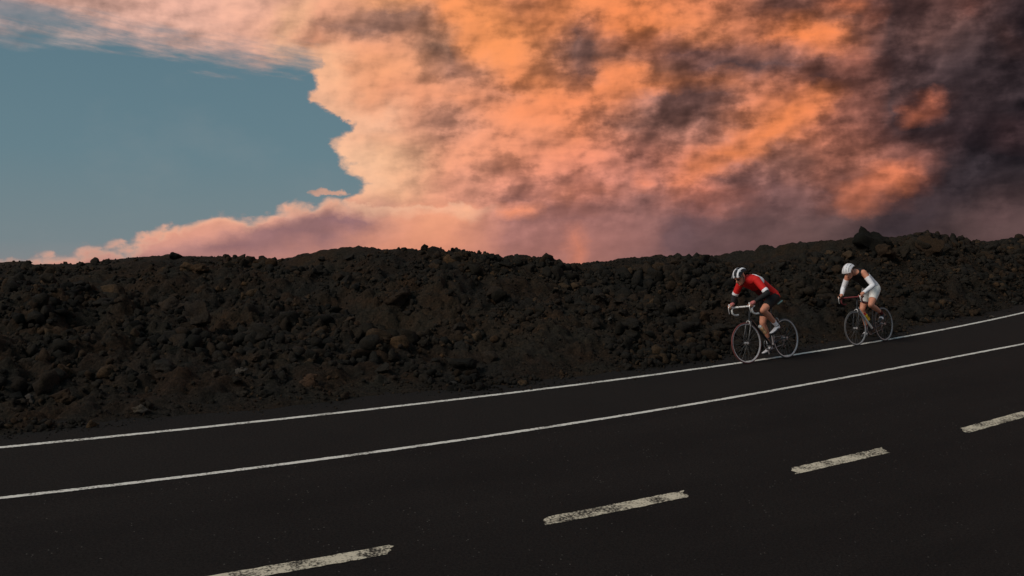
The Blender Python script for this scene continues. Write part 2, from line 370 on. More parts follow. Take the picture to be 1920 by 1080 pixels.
def hash2(ix, iy, seed):
    h = (ix.astype(np.int64) * 374761393 + iy.astype(np.int64) * 668265263 + seed * 974634777) & 0x7fffffff
    h = ((h ^ (h >> 13)) * 1274126177) & 0x7fffffff
    return ((h ^ (h >> 16)) & 0xffff) / 65535.0
def vnoise(x, y, seed=0):
    ix, iy = np.floor(x), np.floor(y); fx, fy = x - ix, y - iy
    fx = fx * fx * fx * (fx * (fx * 6 - 15) + 10); fy = fy * fy * fy * (fy * (fy * 6 - 15) + 10)
    ix = ix.astype(int); iy = iy.astype(int)
    a, b, c_, d = hash2(ix, iy, seed), hash2(ix + 1, iy, seed), hash2(ix, iy + 1, seed), hash2(ix + 1, iy + 1, seed)
    return (a * (1 - fx) + b * fx) * (1 - fy) + (c_ * (1 - fx) + d * fx) * fy - .5
def fbm(x, y, oct_=5, seed=0, gain=.5):
    s = 0; a = 1.0
    for k in range(oct_):
        s = s + a * vnoise(x * 2 ** k + 17.3 * k, y * 2 ** k - 9.1 * k, seed + k); a *= gain
    return s
# materials of the road
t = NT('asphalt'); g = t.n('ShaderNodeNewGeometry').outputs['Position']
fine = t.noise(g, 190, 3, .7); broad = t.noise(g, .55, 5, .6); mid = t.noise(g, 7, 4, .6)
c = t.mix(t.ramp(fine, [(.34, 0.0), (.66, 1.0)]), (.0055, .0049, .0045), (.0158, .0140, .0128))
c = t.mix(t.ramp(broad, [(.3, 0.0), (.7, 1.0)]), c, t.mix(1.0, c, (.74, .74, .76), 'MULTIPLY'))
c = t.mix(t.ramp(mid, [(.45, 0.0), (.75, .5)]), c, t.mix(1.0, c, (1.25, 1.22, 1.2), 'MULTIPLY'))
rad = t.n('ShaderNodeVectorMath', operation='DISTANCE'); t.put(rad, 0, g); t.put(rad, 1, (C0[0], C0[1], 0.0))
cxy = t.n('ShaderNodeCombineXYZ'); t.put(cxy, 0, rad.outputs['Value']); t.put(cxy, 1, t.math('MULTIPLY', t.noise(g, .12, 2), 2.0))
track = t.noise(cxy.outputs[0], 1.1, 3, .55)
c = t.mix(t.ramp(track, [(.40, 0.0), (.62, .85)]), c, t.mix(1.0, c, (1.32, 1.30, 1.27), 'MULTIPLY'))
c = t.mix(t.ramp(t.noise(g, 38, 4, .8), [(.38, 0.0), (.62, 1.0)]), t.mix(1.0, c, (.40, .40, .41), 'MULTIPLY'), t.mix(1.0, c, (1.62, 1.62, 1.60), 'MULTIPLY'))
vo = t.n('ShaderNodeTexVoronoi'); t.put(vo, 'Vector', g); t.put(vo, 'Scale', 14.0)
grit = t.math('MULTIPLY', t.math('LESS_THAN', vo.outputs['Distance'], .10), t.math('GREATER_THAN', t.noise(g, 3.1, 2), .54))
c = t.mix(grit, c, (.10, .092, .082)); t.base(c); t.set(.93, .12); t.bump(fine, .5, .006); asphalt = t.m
t = NT('shoulder_asphalt'); g = t.n('ShaderNodeNewGeometry').outputs['Position']
fine = t.noise(g, 170, 3, .7); broad = t.noise(g, .8, 5, .6)
c = t.mix(t.ramp(fine, [(.34, 0.0), (.66, 1.0)]), (.0082, .0072, .0064), (.0195, .0172, .0152))
c = t.mix(t.ramp(broad, [(.3, 0.0), (.7, 1.0)]), c, t.mix(1.0, c, (.82, .82, .84), 'MULTIPLY'))
c = t.mix(t.ramp(t.noise(g, 36, 4, .8), [(.38, 0.0), (.62, 1.0)]), t.mix(1.0, c, (.5, .5, .51), 'MULTIPLY'), t.mix(1.0, c, (1.5, 1.5, 1.48), 'MULTIPLY'))
t.base(c); t.set(.94, .12); t.bump(fine, .5, .006); shoulder_mat = t.m
def paint_mat(name, colr, wear, dirt):
    t = NT(name); g = t.n('ShaderNodeNewGeometry').outputs['Position']
    n1 = t.noise(g, 34, 5, .7); n2 = t.noise(g, 3.2, 4, .6)
    w = t.ramp(t.math('ADD', t.math('MULTIPLY', n1, .58), t.math('MULTIPLY', n2, .42)), [(wear - .05, 0.0), (wear + .05, 1.0)])
    tone = t.mix(t.noise(g, 11, 4), tuple(x * .8 for x in colr), colr)
    c = t.mix(w, (dirt[0], dirt[1], dirt[2]), tone)
    t.base(c); t.set(.8, .2); t.bump(n1, .3, .004); return t.m
line_paint = paint_mat('white_line_paint', (.78, .74, .66), .44, (.14, .125, .105))
dash_paint = paint_mat('worn_dash_paint', (.68, .60, .45), .485, (.030, .027, .022))

th = np.linspace(TH0, TH1, 400); thf = np.linspace(TH0, TH1, 4000); jit = lambda: rng.uniform(-.005, .005, 4000) + .008 * fbm(thf * 900, thf * 0 + rng.uniform(0, 9), 3, 5)
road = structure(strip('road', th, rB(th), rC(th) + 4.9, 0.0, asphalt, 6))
shoulder = structure(strip('road_shoulder', th, rA(th) - VERGE - .45, rB(th), 0.0, shoulder_mat, 3))
strip('edge_line', thf, rA(thf) - .038 + jit(), rA(thf) + .038 + jit(), 0.004, line_paint, 1, shoulder)
strip('lane_line', thf, rB(thf) - .037 + jit(), rB(thf) + .037 + jit(), 0.005, line_paint, 1, road)
# centre dashes, each with ragged ends
dth = [polar(ground(*p))[0] for p in ((728,1034),(1025,975),(1285,930),(1485,881),(1665,847),(1802,805))]
rc0 = float(rC(np.array(dth[2])))
dash, gap = (dth[2] - dth[1] + dth[4] - dth[3]) / 2, (dth[1] - dth[0] + dth[3] - dth[2] + dth[5] - dth[4]) / 3
spans = [(dth[0] - dash, dth[0]), (dth[1], dth[2]), (dth[3], dth[4]), (dth[5], dth[5] + dash)]
for k in range(1, 9):
    spans.append((spans[0][0] - k * (dash + gap), spans[0][0] - k * (dash + gap) + dash))
    spans.append((spans[3][0] + k * (dash + gap), spans[3][0] + k * (dash + gap) + dash))
for (a, b) in spans:
    a, b = a - .022 * dash, b + .022 * dash
    n = 26; tt = np.linspace(a, b, n); v = []; f = []
    ja = rng.uniform(-.0004, .0004, 6); jb = rng.uniform(-.0004, .0004, 6)
    for k in range(6):
        q = k / 5.0; s_ = np.clip(np.linspace(0, 1, n), 0, 1)
        t2 = tt + ja[k] * (1 - s_) ** 6 + jb[k] * s_ ** 6 + (.5 - q) * .0012
        rr = rC(t2) + (q - .5) * .190 + (rng.uniform(-.008, .008, n) if k in (0, 5) else 0)
        X, Y = xy(t2, rr); v += [(X[i], Y[i], .0045) for i in range(n)]
    f = [(k * n + i, k * n + i + 1, (k + 1) * n + i + 1, (k + 1) * n + i) for k in range(5) for i in range(n - 1)]
    o = mesh_obj('centre_dash', v, f, dash_paint, road)
    if o.data.polygons[0].normal.z < 0: o.data.flip_normals()

# ------------------------------------------------------------------ hillside
SKYLINE = [(-300,489),(0,489),(49,488),(66,492),(125,489),(137,491),(163,490),(220,483),(266,477),(311,476),(325,470),(336,475),(380,477),(448,478),(475,482),(524,484),(558,480),(592,470),(640,463),(680,461),(707,464),(723,470),(740,467),(800,463),(813,461),(840,465),(887,468),(907,475),(937,483),(967,478),(1003,478),(1017,483),(1033,487),(1067,494),(1113,493),(1133,494),(1160,488),(1207,482),(1253,479),(1270,484),(1300,482),(1310,487),(1330,487),(1357,492),(1377,500),(1427,498),(1447,491),(1470,488),(1493,486),(1513,477),(1540,478),(1573,469),(1600,465),(1607,452),(1617,442),(1642,442),(1660,456),(1667,461),(1680,456),(1697,458),(1704,447),(1727,439),(1740,438),(1757,445),(1780,454),(1797,449),(1830,456),(1867,461),(1900,452),(1908,447),(1920,447),(2060,444)]
def ridge_s(x):                                           # how far beyond the asphalt the crest stands
    return np.interp(x, [-300, 0, 420, 560, 700, 900, 1100, 1300, 1450, 1600, 1750, 1920, 2100], [13.5, 13, 11.5, 9.0, 7.4, 6.6, 5.8, 4.9, 4.2, 3.5, 2.9, 2.35, 1.9])
rid = []
for i in range(len(SKYLINE) - 1):
    (xa, ya), (xb, yb) = SKYLINE[i], SKYLINE[i + 1]
    for x in np.arange(xa, xb, 6.0):
        y = ya + (yb - ya) * (x - xa) / (xb - xa) + 1.5
        d = fwd + rgt * (x - 960) / FPX - upv * (y - 540) / FPX
        ts = np.linspace(5, 70, 1400); pts = EYE + ts[:, None] * d
        thp = np.arctan2(pts[:, 1] - C0[1], pts[:, 0] - C0[0]); rp = np.hypot(pts[:, 0] - C0[0], pts[:, 1] - C0[1])
        s = rA(thp) - VERGE - rp; S = ridge_s(x); k = int(np.argmax(s > S))
        if k == 0: continue
        rid.append((thp[k], S, pts[k, 2]))
rid = np.array(rid); rid = rid[np.argsort(rid[:, 0])]
def foot(th, s):                                          # radius of a spot s metres up the bank; the foot wanders
    w = .30 * fbm(th * 60, th * 0 + 3.3, 4, 51)
    return rA(th) - VERGE + .05 - s + w * np.exp(-np.maximum(s, 0) * 1.2)
def terrain(th, s, detail=True):
    S = np.interp(th, rid[:, 0], rid[:, 1]); Z = np.interp(th, rid[:, 0], rid[:, 2])
    Zs = np.interp(th, rid[::1, 0], np.convolve(np.pad(rid[:, 2], 20, mode='edge'), np.ones(41) / 41, 'valid'))
    q = np.clip(s / S, 0, 1.0)
    prof = .62 * q ** .8 + .38 * q ** 1.6
    wgt = np.clip((q - .55) / .45, 0, 1) ** 2
    z = (Zs * (1 - wgt) + Z * wgt) * prof
    over = np.maximum(s - S, 0)
    z = z - .16 * over - .10 * over ** 2 / (over + 2.5)
    if detail:
        x, y = xy(th, foot(th, s))
        amp = np.clip(s / .6, 0, 1) * np.clip(1.3 - np.abs(q - .42) * 1.9, .10, 1) * np.where(q > .9, .5, 1)
        z = z + amp * (.46 * fbm(x * .6, y * .6, 4, 3) + .34 * (np.abs(fbm(x * 1.5, y * 1.5, 3, 11)) - .15) + .22 * np.abs(fbm(x * 3.6, y * 3.6, 3, 23)) + .09 * fbm(x * 11, y * 11, 2, 31))
        z = z - .02 * np.clip(1 - s / .3, 0, 1) - .03 * q
        jag = np.interp(S, [5.0, 7.5, 10.0], [1.0, .8, .15]) * np.clip((q - .7) / .3, 0, 1)
        z = z + jag * (.16 * (np.abs(fbm(x * 1.7, y * 1.7, 4, 71, .6)) - .12) + .05 * fbm(x * 8, y * 8, 2, 77))
    return z
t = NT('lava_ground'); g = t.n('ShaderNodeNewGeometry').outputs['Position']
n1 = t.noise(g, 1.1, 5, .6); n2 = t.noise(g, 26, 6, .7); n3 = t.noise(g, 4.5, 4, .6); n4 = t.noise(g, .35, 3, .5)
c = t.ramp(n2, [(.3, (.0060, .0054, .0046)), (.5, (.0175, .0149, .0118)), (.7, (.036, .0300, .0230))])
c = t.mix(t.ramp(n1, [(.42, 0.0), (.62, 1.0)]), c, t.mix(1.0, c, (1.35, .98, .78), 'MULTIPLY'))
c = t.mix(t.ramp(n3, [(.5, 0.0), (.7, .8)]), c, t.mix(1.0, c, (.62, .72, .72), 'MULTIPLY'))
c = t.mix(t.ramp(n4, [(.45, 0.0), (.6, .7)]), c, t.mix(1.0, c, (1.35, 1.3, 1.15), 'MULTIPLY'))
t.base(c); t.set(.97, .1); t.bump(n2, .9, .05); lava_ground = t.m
tha = np.concatenate([np.linspace(TH0, THL, 60, endpoint=False), np.linspace(THL, THR, 900, endpoint=False), np.linspace(THR, TH1, 70)])
sa = np.concatenate([np.linspace(0, 9, 200, endpoint=False), np.linspace(9, 17, 110, endpoint=False), np.linspace(17, 26, 30)])
TH, SS = np.meshgrid(tha, sa)
ZZ = terrain(TH, SS); XX, YY = xy(TH, foot(TH, SS))
n0, n1_ = len(sa), len(tha)
idx = np.arange(n0 * n1_).reshape(n0, n1_)
fc = np.stack([idx[:-1, :-1].ravel(), idx[:-1, 1:].ravel(), idx[1:, 1:].ravel(), idx[1:, :-1].ravel()], 1)
me = fast_mesh('hillside', np.stack([XX.ravel(), YY.ravel(), ZZ.ravel()], 1), fc)
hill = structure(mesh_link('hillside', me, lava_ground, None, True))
if hill.data.polygons[0].normal.z < 0: hill.data.flip_normals()
def height_at(th, s):
    return float(terrain(np.array([th]), np.array([s]))[0])
# outer land: falls away beyond the crest, and lies level on the near side of the road
edge = np.stack([XX[-1], YY[-1], ZZ[-1]], 1)
ve = []; rings = [(1.0, 0), (1.6, 0), (4, 0), (14, 0), (60, 0)]
base_s = 26.0
for dd in (0.0, 20.0, 60.0):
    r_ = rA(tha) - VERGE - base_s - dd; X, Y = xy(tha, r_); ve.append(np.stack([X, Y, ZZ[-1] - .2 * dd - (0.02 if dd == 0 else 0)], 1))
far_dirs = np.stack([np.cos(tha + math.pi), np.sin(tha + math.pi)], 1)
v = np.concatenate(ve + [np.concatenate([np.array([[C0[0], C0[1], float(ZZ[-1].mean()) - 22.0]])])])
n = len(tha)
f3 = [(k * n + i, k * n + i + 1, (k + 1) * n + i + 1, (k + 1) * n + i) for k in range(2) for i in range(n - 1)]
f3 += [(2 * n + i, 2 * n + i + 1, 3 * n) for i in range(n - 1)]
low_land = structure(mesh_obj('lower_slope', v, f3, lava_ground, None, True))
if low_land.data.polygons[0].normal.z < 0: low_land.data.flip_normals()
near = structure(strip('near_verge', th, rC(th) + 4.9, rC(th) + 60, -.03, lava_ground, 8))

# ------------------------------------------------------------------ lava rocks
def ico(sub):
    bm = bmesh.new(); bmesh.ops.create_icosphere(bm, subdivisions=sub, radius=1.0)
    bm.verts.ensure_lookup_table()
    v = np.array([x.co[:] for x in bm.verts]); f = np.array([[q.index for q in p.verts] for p in bm.faces]); bm.free(); return v, f
def vnoise3(p, seed):
    return (vnoise(p[:, 0] + p[:, 2] * .71, p[:, 1] - p[:, 2] * .53, seed) + vnoise(p[:, 1] + 5.1 + p[:, 0] * .37, p[:, 2] + p[:, 0] * .29, seed + 7)
            + vnoise(p[:, 2] - 3.7 - p[:, 1] * .41, p[:, 0] + p[:, 1] * .33, seed + 13))
def rock_shape(sub, seed, rough=.35, cuts=12, jitter=.03):
    r_ = np.random.default_rng(seed); v, f = ico(sub)
    ax = r_.uniform(.70, 1.2, 3); ax[2] = min(ax[2], .92); v = v.copy()
    for k in range(cuts):                                 # planes knock corners off
        d = r_.normal(size=3); d /= np.linalg.norm(d); lim = r_.uniform(.38, .76)
        p = v @ d; v = v - np.outer(np.maximum(p - lim, 0), d)
    v = v * 1.4
    nrm = v / np.linalg.norm(v, axis=1, keepdims=True); d = 0
    for k, (fq, am) in enumerate(((1.3, .55), (2.7, .30), (5.4, .14), (10.5, .07))[:(sub if sub < 4 else 4)]):
        d = d + am * (vnoise3(v * fq + r_.uniform(0, 50), seed + k) if k % 2 == 0 else .25 - np.abs(vnoise3(v * fq + r_.uniform(0, 50), seed + k)))
    d = d * rough + r_.normal(size=len(v)) * jitter
    return (v + nrm * d[:, None]) * ax, f
def rock_mat(name, lo, hi, tint, per_object=True):
    t = NT(name); tc = t.n('ShaderNodeTexCoord').outputs['Object']; g = t.n('ShaderNodeNewGeometry').outputs['Position']
    n1 = t.noise(g, 34, 6, .72); n2 = t.noise(g, 9, 4, .6)
    if per_object: rnd = t.n('ShaderNodeObjectInfo').outputs['Random']
    else: rnd = t.n('ShaderNodeAttribute', attribute_name='tone').outputs['Fac']
    c = t.mix(t.ramp(n1, [(.3, 0.0), (.72, 1.0)]), lo, hi)
    c = t.mix(t.ramp(rnd, [(0.0, 1.0), (.45, 0.0)]), c, t.mix(1.0, c, (.52, .56, .56), 'MULTIPLY'))
    c = t.mix(t.ramp(rnd, [(.62, 0.0), (.9, 1.0)]), c, t.mix(1.0, c, tint, 'MULTIPLY'))
    c = t.mix(t.ramp(rnd, [(.90, 0.0), (1.0, 1.0)]), c, t.mix(1.0, c, (1.9, 1.9, 1.75), 'MULTIPLY'))
    c = t.mix(t.ramp(n2, [(.5, 0.0), (.72, .6)]), c, t.mix(1.0, c, (1.3, 1.2, .95), 'MULTIPLY'))
    bro = t.noise(g, .55, 4, .6)
    c = t.mix(t.ramp(bro, [(.50, 0.0), (.66, .9)]), c, t.mix(1.0, c, (1.34, 1.14, .94), 'MULTIPLY'))
    c = t.mix(t.ramp(bro, [(.34, 1.0), (.47, 0.0)]), c, t.mix(1.0, c, (.50, .53, .55), 'MULTIPLY'))
    t.base(c); t.set(.97, .1); t.bump(n1, .8, .025); return t.m
rock_dark = rock_mat('lava_rock', (.0070, .0064, .0056), (.032, .0280, .0232), (1.42, 1.08, .86))
rubble_mat = rock_mat('lava_rubble', (.0062, .0056, .0049), (.031, .0270, .0220), (1.45, 1.10, .86), False)
rock_pale = rock_mat('pale_rock', (.026, .0245, .0225), (.080, .075, .068), (1.1, 1.0, .95))
rock_red = rock_mat('brown_rock', (.018, .0138, .0108), (.055, .040, .030), (1.1, .95, .9))

# rubble too small to count: one mesh
shapes = [rock_shape(2, 100 + k, .8, 8, .10) for k in range(14)]; small = [rock_shape(1, 160 + k, .6, 2, .16) for k in range(14)]
NRUB = 42000
rth = rng.uniform(THL - .01, THR + .01, NRUB); qs = rng.beta(1.15, 1.35, NRUB)
Sr = np.interp(rth, rid[:, 0], rid[:, 1])
rs = .06 + qs * (Sr * 1.02)
rs[:3000] = rng.uniform(-.02, .45, 3000)                    # the foot of the bank
ex = slice(4200, 10200); rth[ex] = rng.uniform(R(-51), THR + .01, 6000); rs[ex] = np.interp(rth[ex], rid[:, 0], rid[:, 1]) * rng.uniform(.55, 1.02, 6000)   # the crest on the right
size = .0185 * (1 - rng.random(NRUB)) ** (-1 / 1.9); size = np.minimum(size, .085)
size[:3000] = np.minimum(size[:3000] * .8, .06)
spill = slice(3000, 4200); rs[spill] = -np.abs(rng.normal(0, .16, 1200)); size[spill] = rng.uniform(.006, .016, 1200)   # grit on the asphalt
Sr = np.interp(rth, rid[:, 0], rid[:, 1]); size *= np.where((rs > Sr * .93) & (Sr > 6), .6, 1)
px_, py_ = xy(rth, foot(rth, rs)); dens = fbm(px_ * .9, py_ * .9, 3, 91) + .30 * fbm(px_ * 3.1, py_ * 3.1, 2, 97)
size *= np.clip(.90 + 2.3 * dens, .3, 1.7)
rz = np.where(rs > 0, terrain(rth, np.maximum(rs, 0)), .0); rx, ry = xy(rth, foot(rth, rs))
va, fa, ta = [], [], []; off = 0
for k in range(NRUB):
    v, f = shapes[k % 14] if size[k] > .034 else small[k % 14]
    e = rng.uniform(0, 6.28, 3); rot = np.array(Matrix.Rotation(e[0], 3, 'Z') @ Matrix.Rotation(rng.normal() * .5, 3, 'X'))
    va.append(v @ rot.T * size[k] + [rx[k], ry[k], rz[k] + size[k] * .25]); fa.append(f + off); off += len(v)
    ta.append(np.full(len(v), rng.random()))
me = fast_mesh('lava_rubble', np.concatenate(va), np.concatenate(fa))
at = me.attributes.new('tone', 'FLOAT', 'POINT'); at.data.foreach_set('value', np.concatenate(ta).astype(np.float32))
rub = mesh_link('lava_rubble', me, rubble_mat); rub['kind'] = 'stuff'
rub['label'] = 'dark lava clinker strewn over the bank beyond the road'; rub['category'] = 'rubble'

# single rocks
bigs = [rock_shape(4, 300 + k, .80, 14, .008) for k in range(10)]
big_me = []
for k, (v, f) in enumerate(bigs):
    m_ = fast_mesh('lava_rock', v, f); m_.materials.append(rock_dark); big_me.append(m_)
def put_rock(th, s, size, k, sq=(1, 1, 1), sink=.3, rot=None, mat=None, name='lava_rock', zoff=0):
    me = big_me[k % 10]
    if mat is not None: me = me.copy(); me.materials.clear(); me.materials.append(mat)
    o = bpy.data.objects.new(name, me); col.objects.link(o)
    X, Y = xy(th, float(foot(np.array([th]), np.array([s]))[0]))
    o.location = (X, Y, height_at(th, s) + size * sq[2] * (1 - sink) * .55 + zoff)
    o.scale = (size * sq[0], size * sq[1], size * sq[2]); o.rotation_euler = (rng.normal() * .25, rng.normal() * .25, rng.uniform(0, 6.28) if rot is None else rot)
    return o
def on_hill(x, y):                                        # where the line of sight through a spot of the photograph meets the bank
    d = fwd + rgt * (x - 960) / FPX - upv * (y - 540) / FPX
    ts = np.linspace(8, 60, 2600); p = EYE + ts[:, None] * d
    thp = np.arctan2(p[:, 1] - C0[1], p[:, 0] - C0[0]); s = rA(thp) - VERGE - np.hypot(p[:, 0] - C0[0], p[:, 1] - C0[1])
    hz = terrain(thp, np.maximum(s, 0)); k = int(np.argmax((s > 0) & (p[:, 2] <= hz)))
    return thp[k], max(s[k], .05), ts[k]
named = [  # x, y, width in photo px, squash, material, label
 (1632,452,58,(1.0,.8,1.12),None,'tall blocky lava crag on the skyline above the rider in white'),
 (1616,462,40,(1,.8,.9),None,'lava block against the left side of the tall skyline crag'),
 (1650,464,40,(1,.8,.8),None,'lava block against the right side of the tall skyline crag'),
 (1712,456,44,(1,.8,.8),None,'lava block against the left side of the broad skyline crag'),
 (1762,458,40,(1.1,.8,.7),None,'lava block against the right side of the broad skyline crag'),
 (1733,450,78,(1.1,.8,.78),None,'broad rounded lava crag on the skyline right of the tall blocky one'),
 (1800,455,50,(1.1,.8,.62),None,'low lava hump on the skyline right of the broad rounded crag'),
 (1682,461,28,(1,.8,.8),None,'small lava knob on the skyline between the two tallest crags'),
 (1458,491,30,(1,.8,.9),None,'small square lava knob on the skyline right of the rider in red'),
 (1912,452,40,(1,.8,.8),None,'dark lava crag on the skyline at the right edge of the picture'),
 (1520,483,44,(1.2,.8,.6),None,'flat-topped lava block on the skyline between the two riders'),
 (1585,472,36,(1.1,.8,.7),None,'lava block on the skyline just left of the tall blocky crag'),
 (1262,483,34,(1.1,.8,.6),None,'dark lava block on the skyline left of the rider in red'),
 (325,474,24,(.9,.8,.8),None,'lone pointed lava rock on the far crest at the left'),
 (912,676,34,(1.1,.9,.85),rock_red,'brown rounded boulder near the road foot of the bank, mid picture'),
 (266,776,44,(1.3,.8,.55),rock_pale,'flat grey rock at the foot of the bank near the edge line, left'),
 (843,716,30,(1.5,.8,.35),rock_pale,'pale flat slab at the foot of the bank below the brown boulder'),
 (728,641,22,(1.2,.8,.7),rock_red,'tan rock beside a paler stone halfway up the bank'),
 (745,634,20,(1.2,.8,.6),rock_pale,'pale grey stone beside a tan rock halfway up the bank'),
 (402,703,20,(1,.9,.8),rock_red,'small tan rock left of a lighter one, low on the left bank'),
 (450,699,22,(1.1,.8,.8),rock_pale,'light stone low on the left bank right of a small tan rock'),
 (57,750,20,(1.1,.9,.8),rock_pale,'light stone low on the bank near the left edge of the picture'),
 (322,581,36,(1,.9,1.0),rock_red,'upright tan boulder high on the left bank'),
 (370,606,44,(.9,.9,1.2),None,'dark split boulder high on the left bank beside the tan one'),
 (487,634,60,(1.2,.9,.8),None,'big dark rounded boulder in the middle of the left bank'),
 (118,752,54,(1.2,.9,.8),None,'big dark boulder low on the bank near the left edge'),
 (650,600,34,(1.1,.9,.8),None,'grey-brown boulder high on the bank under the left hump of the crest'),
 (750,563,48,(1.2,.9,.8),None,'large grey boulder near the crest left of picture centre'),
 (655,602,26,(1.1,.9,.7),rock_red,'brownish rock on the upper bank left of picture centre'),
 (584,718,36,(1.2,.9,.8),rock_red,'brown boulder at the foot of the bank left of picture centre'),
 (1140,598,14,(1.4,.9,.5),rock_pale,'little white stone high on the bank right of picture centre'),
 (1905,569,16,(1.3,.9,.6),rock_pale,'pale stone low on the bank at the right edge of the picture'),
]
for i, (x, y, wpx, sq, mt, lab) in enumerate(named):
    th_, s_, dist = on_hill(x, y + (12 if y < 500 else 0))
    sz = wpx * .5 * dist / FPX / sq[0] * 1.0
    o = put_rock(th_, s_, sz, i * 3 + 1, sq, .85 if y < 500 else .4, None, mt)
    tag(o, lab, 'rock', 'lava rocks on the bank')
n_more = 270
for k in range(n_more):
    th_ = rng.uniform(THL, THR); S = float(np.interp(th_, rid[:, 0], rid[:, 1]))
    s_ = .25 + S * rng.beta(1.1, 1.5) * .95
    sz = min(.062 * (1 - rng.random()) ** (-1 / 2.6), .17)
    if s_ > S * .85: sz = min(sz, .10)
    o = put_rock(th_, s_, sz, int(rng.integers(10)), (rng.uniform(.9, 1.3), rng.uniform(.8, 1.1), rng.uniform(.6, .95)), .35)
    q_ = np.array(o.location) - EYE; px_ = 960 + FPX * (q_ @ rgt) / (q_ @ fwd)
    where = ['at the far left', 'left of centre', 'about the centre', 'before the red rider', 'behind the riders', 'past the white rider'][int(np.searchsorted([300, 780, 1130, 1370, 1690], px_))]
    up_ = 'foot' if s_ < S * .22 else ('middle' if s_ < S * .55 else 'upper part')
    big_ = 'large' if sz > .10 else 'small'
    tag(o, '%s dark lava rock on the %s of the rubble bank %s' % (big_, up_, where), 'rock', 'lava rocks on the bank')
# pale scrap of stone on the verge past the riders
p = ground(1858, 594.5); th_, r_ = polar(p)
o = bpy.data.objects.new('pale_stone', big_me[4].copy()); o.data.materials.clear(); o.data.materials.append(rock_pale); col.objects.link(o)
o.location = (p[0], p[1], .012); o.scale = (.11, .05, .022); o.rotation_euler = (0, 0, th_ + math.pi / 2)
tag(o, 'small flat pale stone lying on the asphalt beside the edge line past the riders', 'stone')

# ------------------------------------------------------------------ bicycles and riders
def norm(v): v = np.asarray(v, float); return v / max(np.linalg.norm(v), 1e-9)
class Geo:                                                # collects shapes into one mesh
    def __init__(s): s.v = []; s.f = []
    def add(s, v, f):
        o = len(s.v); s.v += [tuple(p) for p in v]; s.f += [tuple(i + o for i in q) for q in f]; return s
    def tube(s, pts, rad, n=10, flat=None):
        pts = [np.asarray(p, float) for p in pts]; rad = [rad] * len(pts) if np.isscalar(rad) else rad
        v, f = [], []; ref = None
        for i, p in enumerate(pts):
            t_ = norm(pts[min(i + 1, len(pts) - 1)] - pts[max(i - 1, 0)])
            if ref is None: ref = norm(np.cross(t_, [0, 1, 0] if abs(t_[1]) < .9 else [1, 0, 0]))
            ref = norm(ref - t_ * (ref @ t_)); b = np.cross(t_, ref)
            for k in range(n):
                a = 2 * math.pi * k / n; v.append(p + rad[i] * (math.cos(a) * ref + math.sin(a) * b * (flat or 1)))
        m = len(pts)
        for i in range(m - 1):
            for k in range(n): f.append((i * n + k, i * n + (k + 1) % n, (i + 1) * n + (k + 1) % n, (i + 1) * n + k))
        f.append(tuple(range(n - 1, -1, -1))); f.append(tuple((m - 1) * n + k for k in range(n)))
        return s.add(v, f)
    def lathe(s, c, prof, n=40):                          # prof: (radius, y) closed loop round the wheel axis y
        v, f = [], []; m = len(prof)
        for i in range(n):
            a = 2 * math.pi * i / n
            for (r_, y_) in prof: v.append((c[0] + r_ * math.cos(a), c[1] + y_, c[2] + r_ * math.sin(a)))
        for i in range(n):
            j = (i + 1) % n
            for k in range(m): f.append((i * m + k, i * m + (k + 1) % m, j * m + (k + 1) % m, j * m + k))
        return s.add(v, f)
    def ring(s, c, r_, y0, y1, r_in=0.0, n=28):
        return s.lathe(c, [(r_in, y0), (r_, y0), (r_, y1), (r_in, y1)], n)
    def loft(s, secs, n=16):                              # secs: centre, side vector, up vector (both scaled)
        v, f = [], []; m = len(secs)
        for (c, a, b) in secs:
            for k in range(n):
                q = 2 * math.pi * k / n; v.append(np.asarray(c) + np.asarray(a) * math.cos(q) + np.asarray(b) * math.sin(q))
        for i in range(m - 1):
            for k in range(n): f.append((i * n + k, i * n + (k + 1) % n, (i + 1) * n + (k + 1) % n, (i + 1) * n + k))
        f.append(tuple(range(n - 1, -1, -1))); f.append(tuple((m - 1) * n + k for k in range(n)))
        return s.add(v, f)
    def ball(s, c, r3, n=12):
        v, f = [], []; c = np.asarray(c, float); r3 = np.asarray(r3, float) if not np.isscalar(r3) else np.full(3, r3)
        for i in range(1, n):
            a = math.pi * i / n
            for k in range(2 * n): b = math.pi * k / n; v.append(c + r3 * [math.sin(a) * math.cos(b), math.sin(a) * math.sin(b), math.cos(a)])
        t0 = len(v); v.append(c + r3 * [0, 0, 1]); v.append(c - r3 * [0, 0, 1]); w = 2 * n
        for i in range(n - 2):
            for k in range(w): f.append((i * w + k, (i + 1) * w + k, (i + 1) * w + (k + 1) % w, i * w + (k + 1) % w))
        for k in range(w): f.append((t0, k, (k + 1) % w)); f.append((t0 + 1, (n - 2) * w + (k + 1) % w, (n - 2) * w + k))
        return s.add(v, f)
    def obj(s, name, mat, parent=None, smooth_=True):
        o = mesh_obj(name, s.v, s.f, mat, parent, smooth_)
        bm = bmesh.new(); bm.from_mesh(o.data); bmesh.ops.recalc_face_normals(bm, faces=bm.faces)
        if smooth_:
            for e in bm.edges:
                if len(e.link_faces) == 2 and e.calc_face_angle(0) > .7: e.smooth = False
        bm.to_mesh(o.data); bm.free(); return o

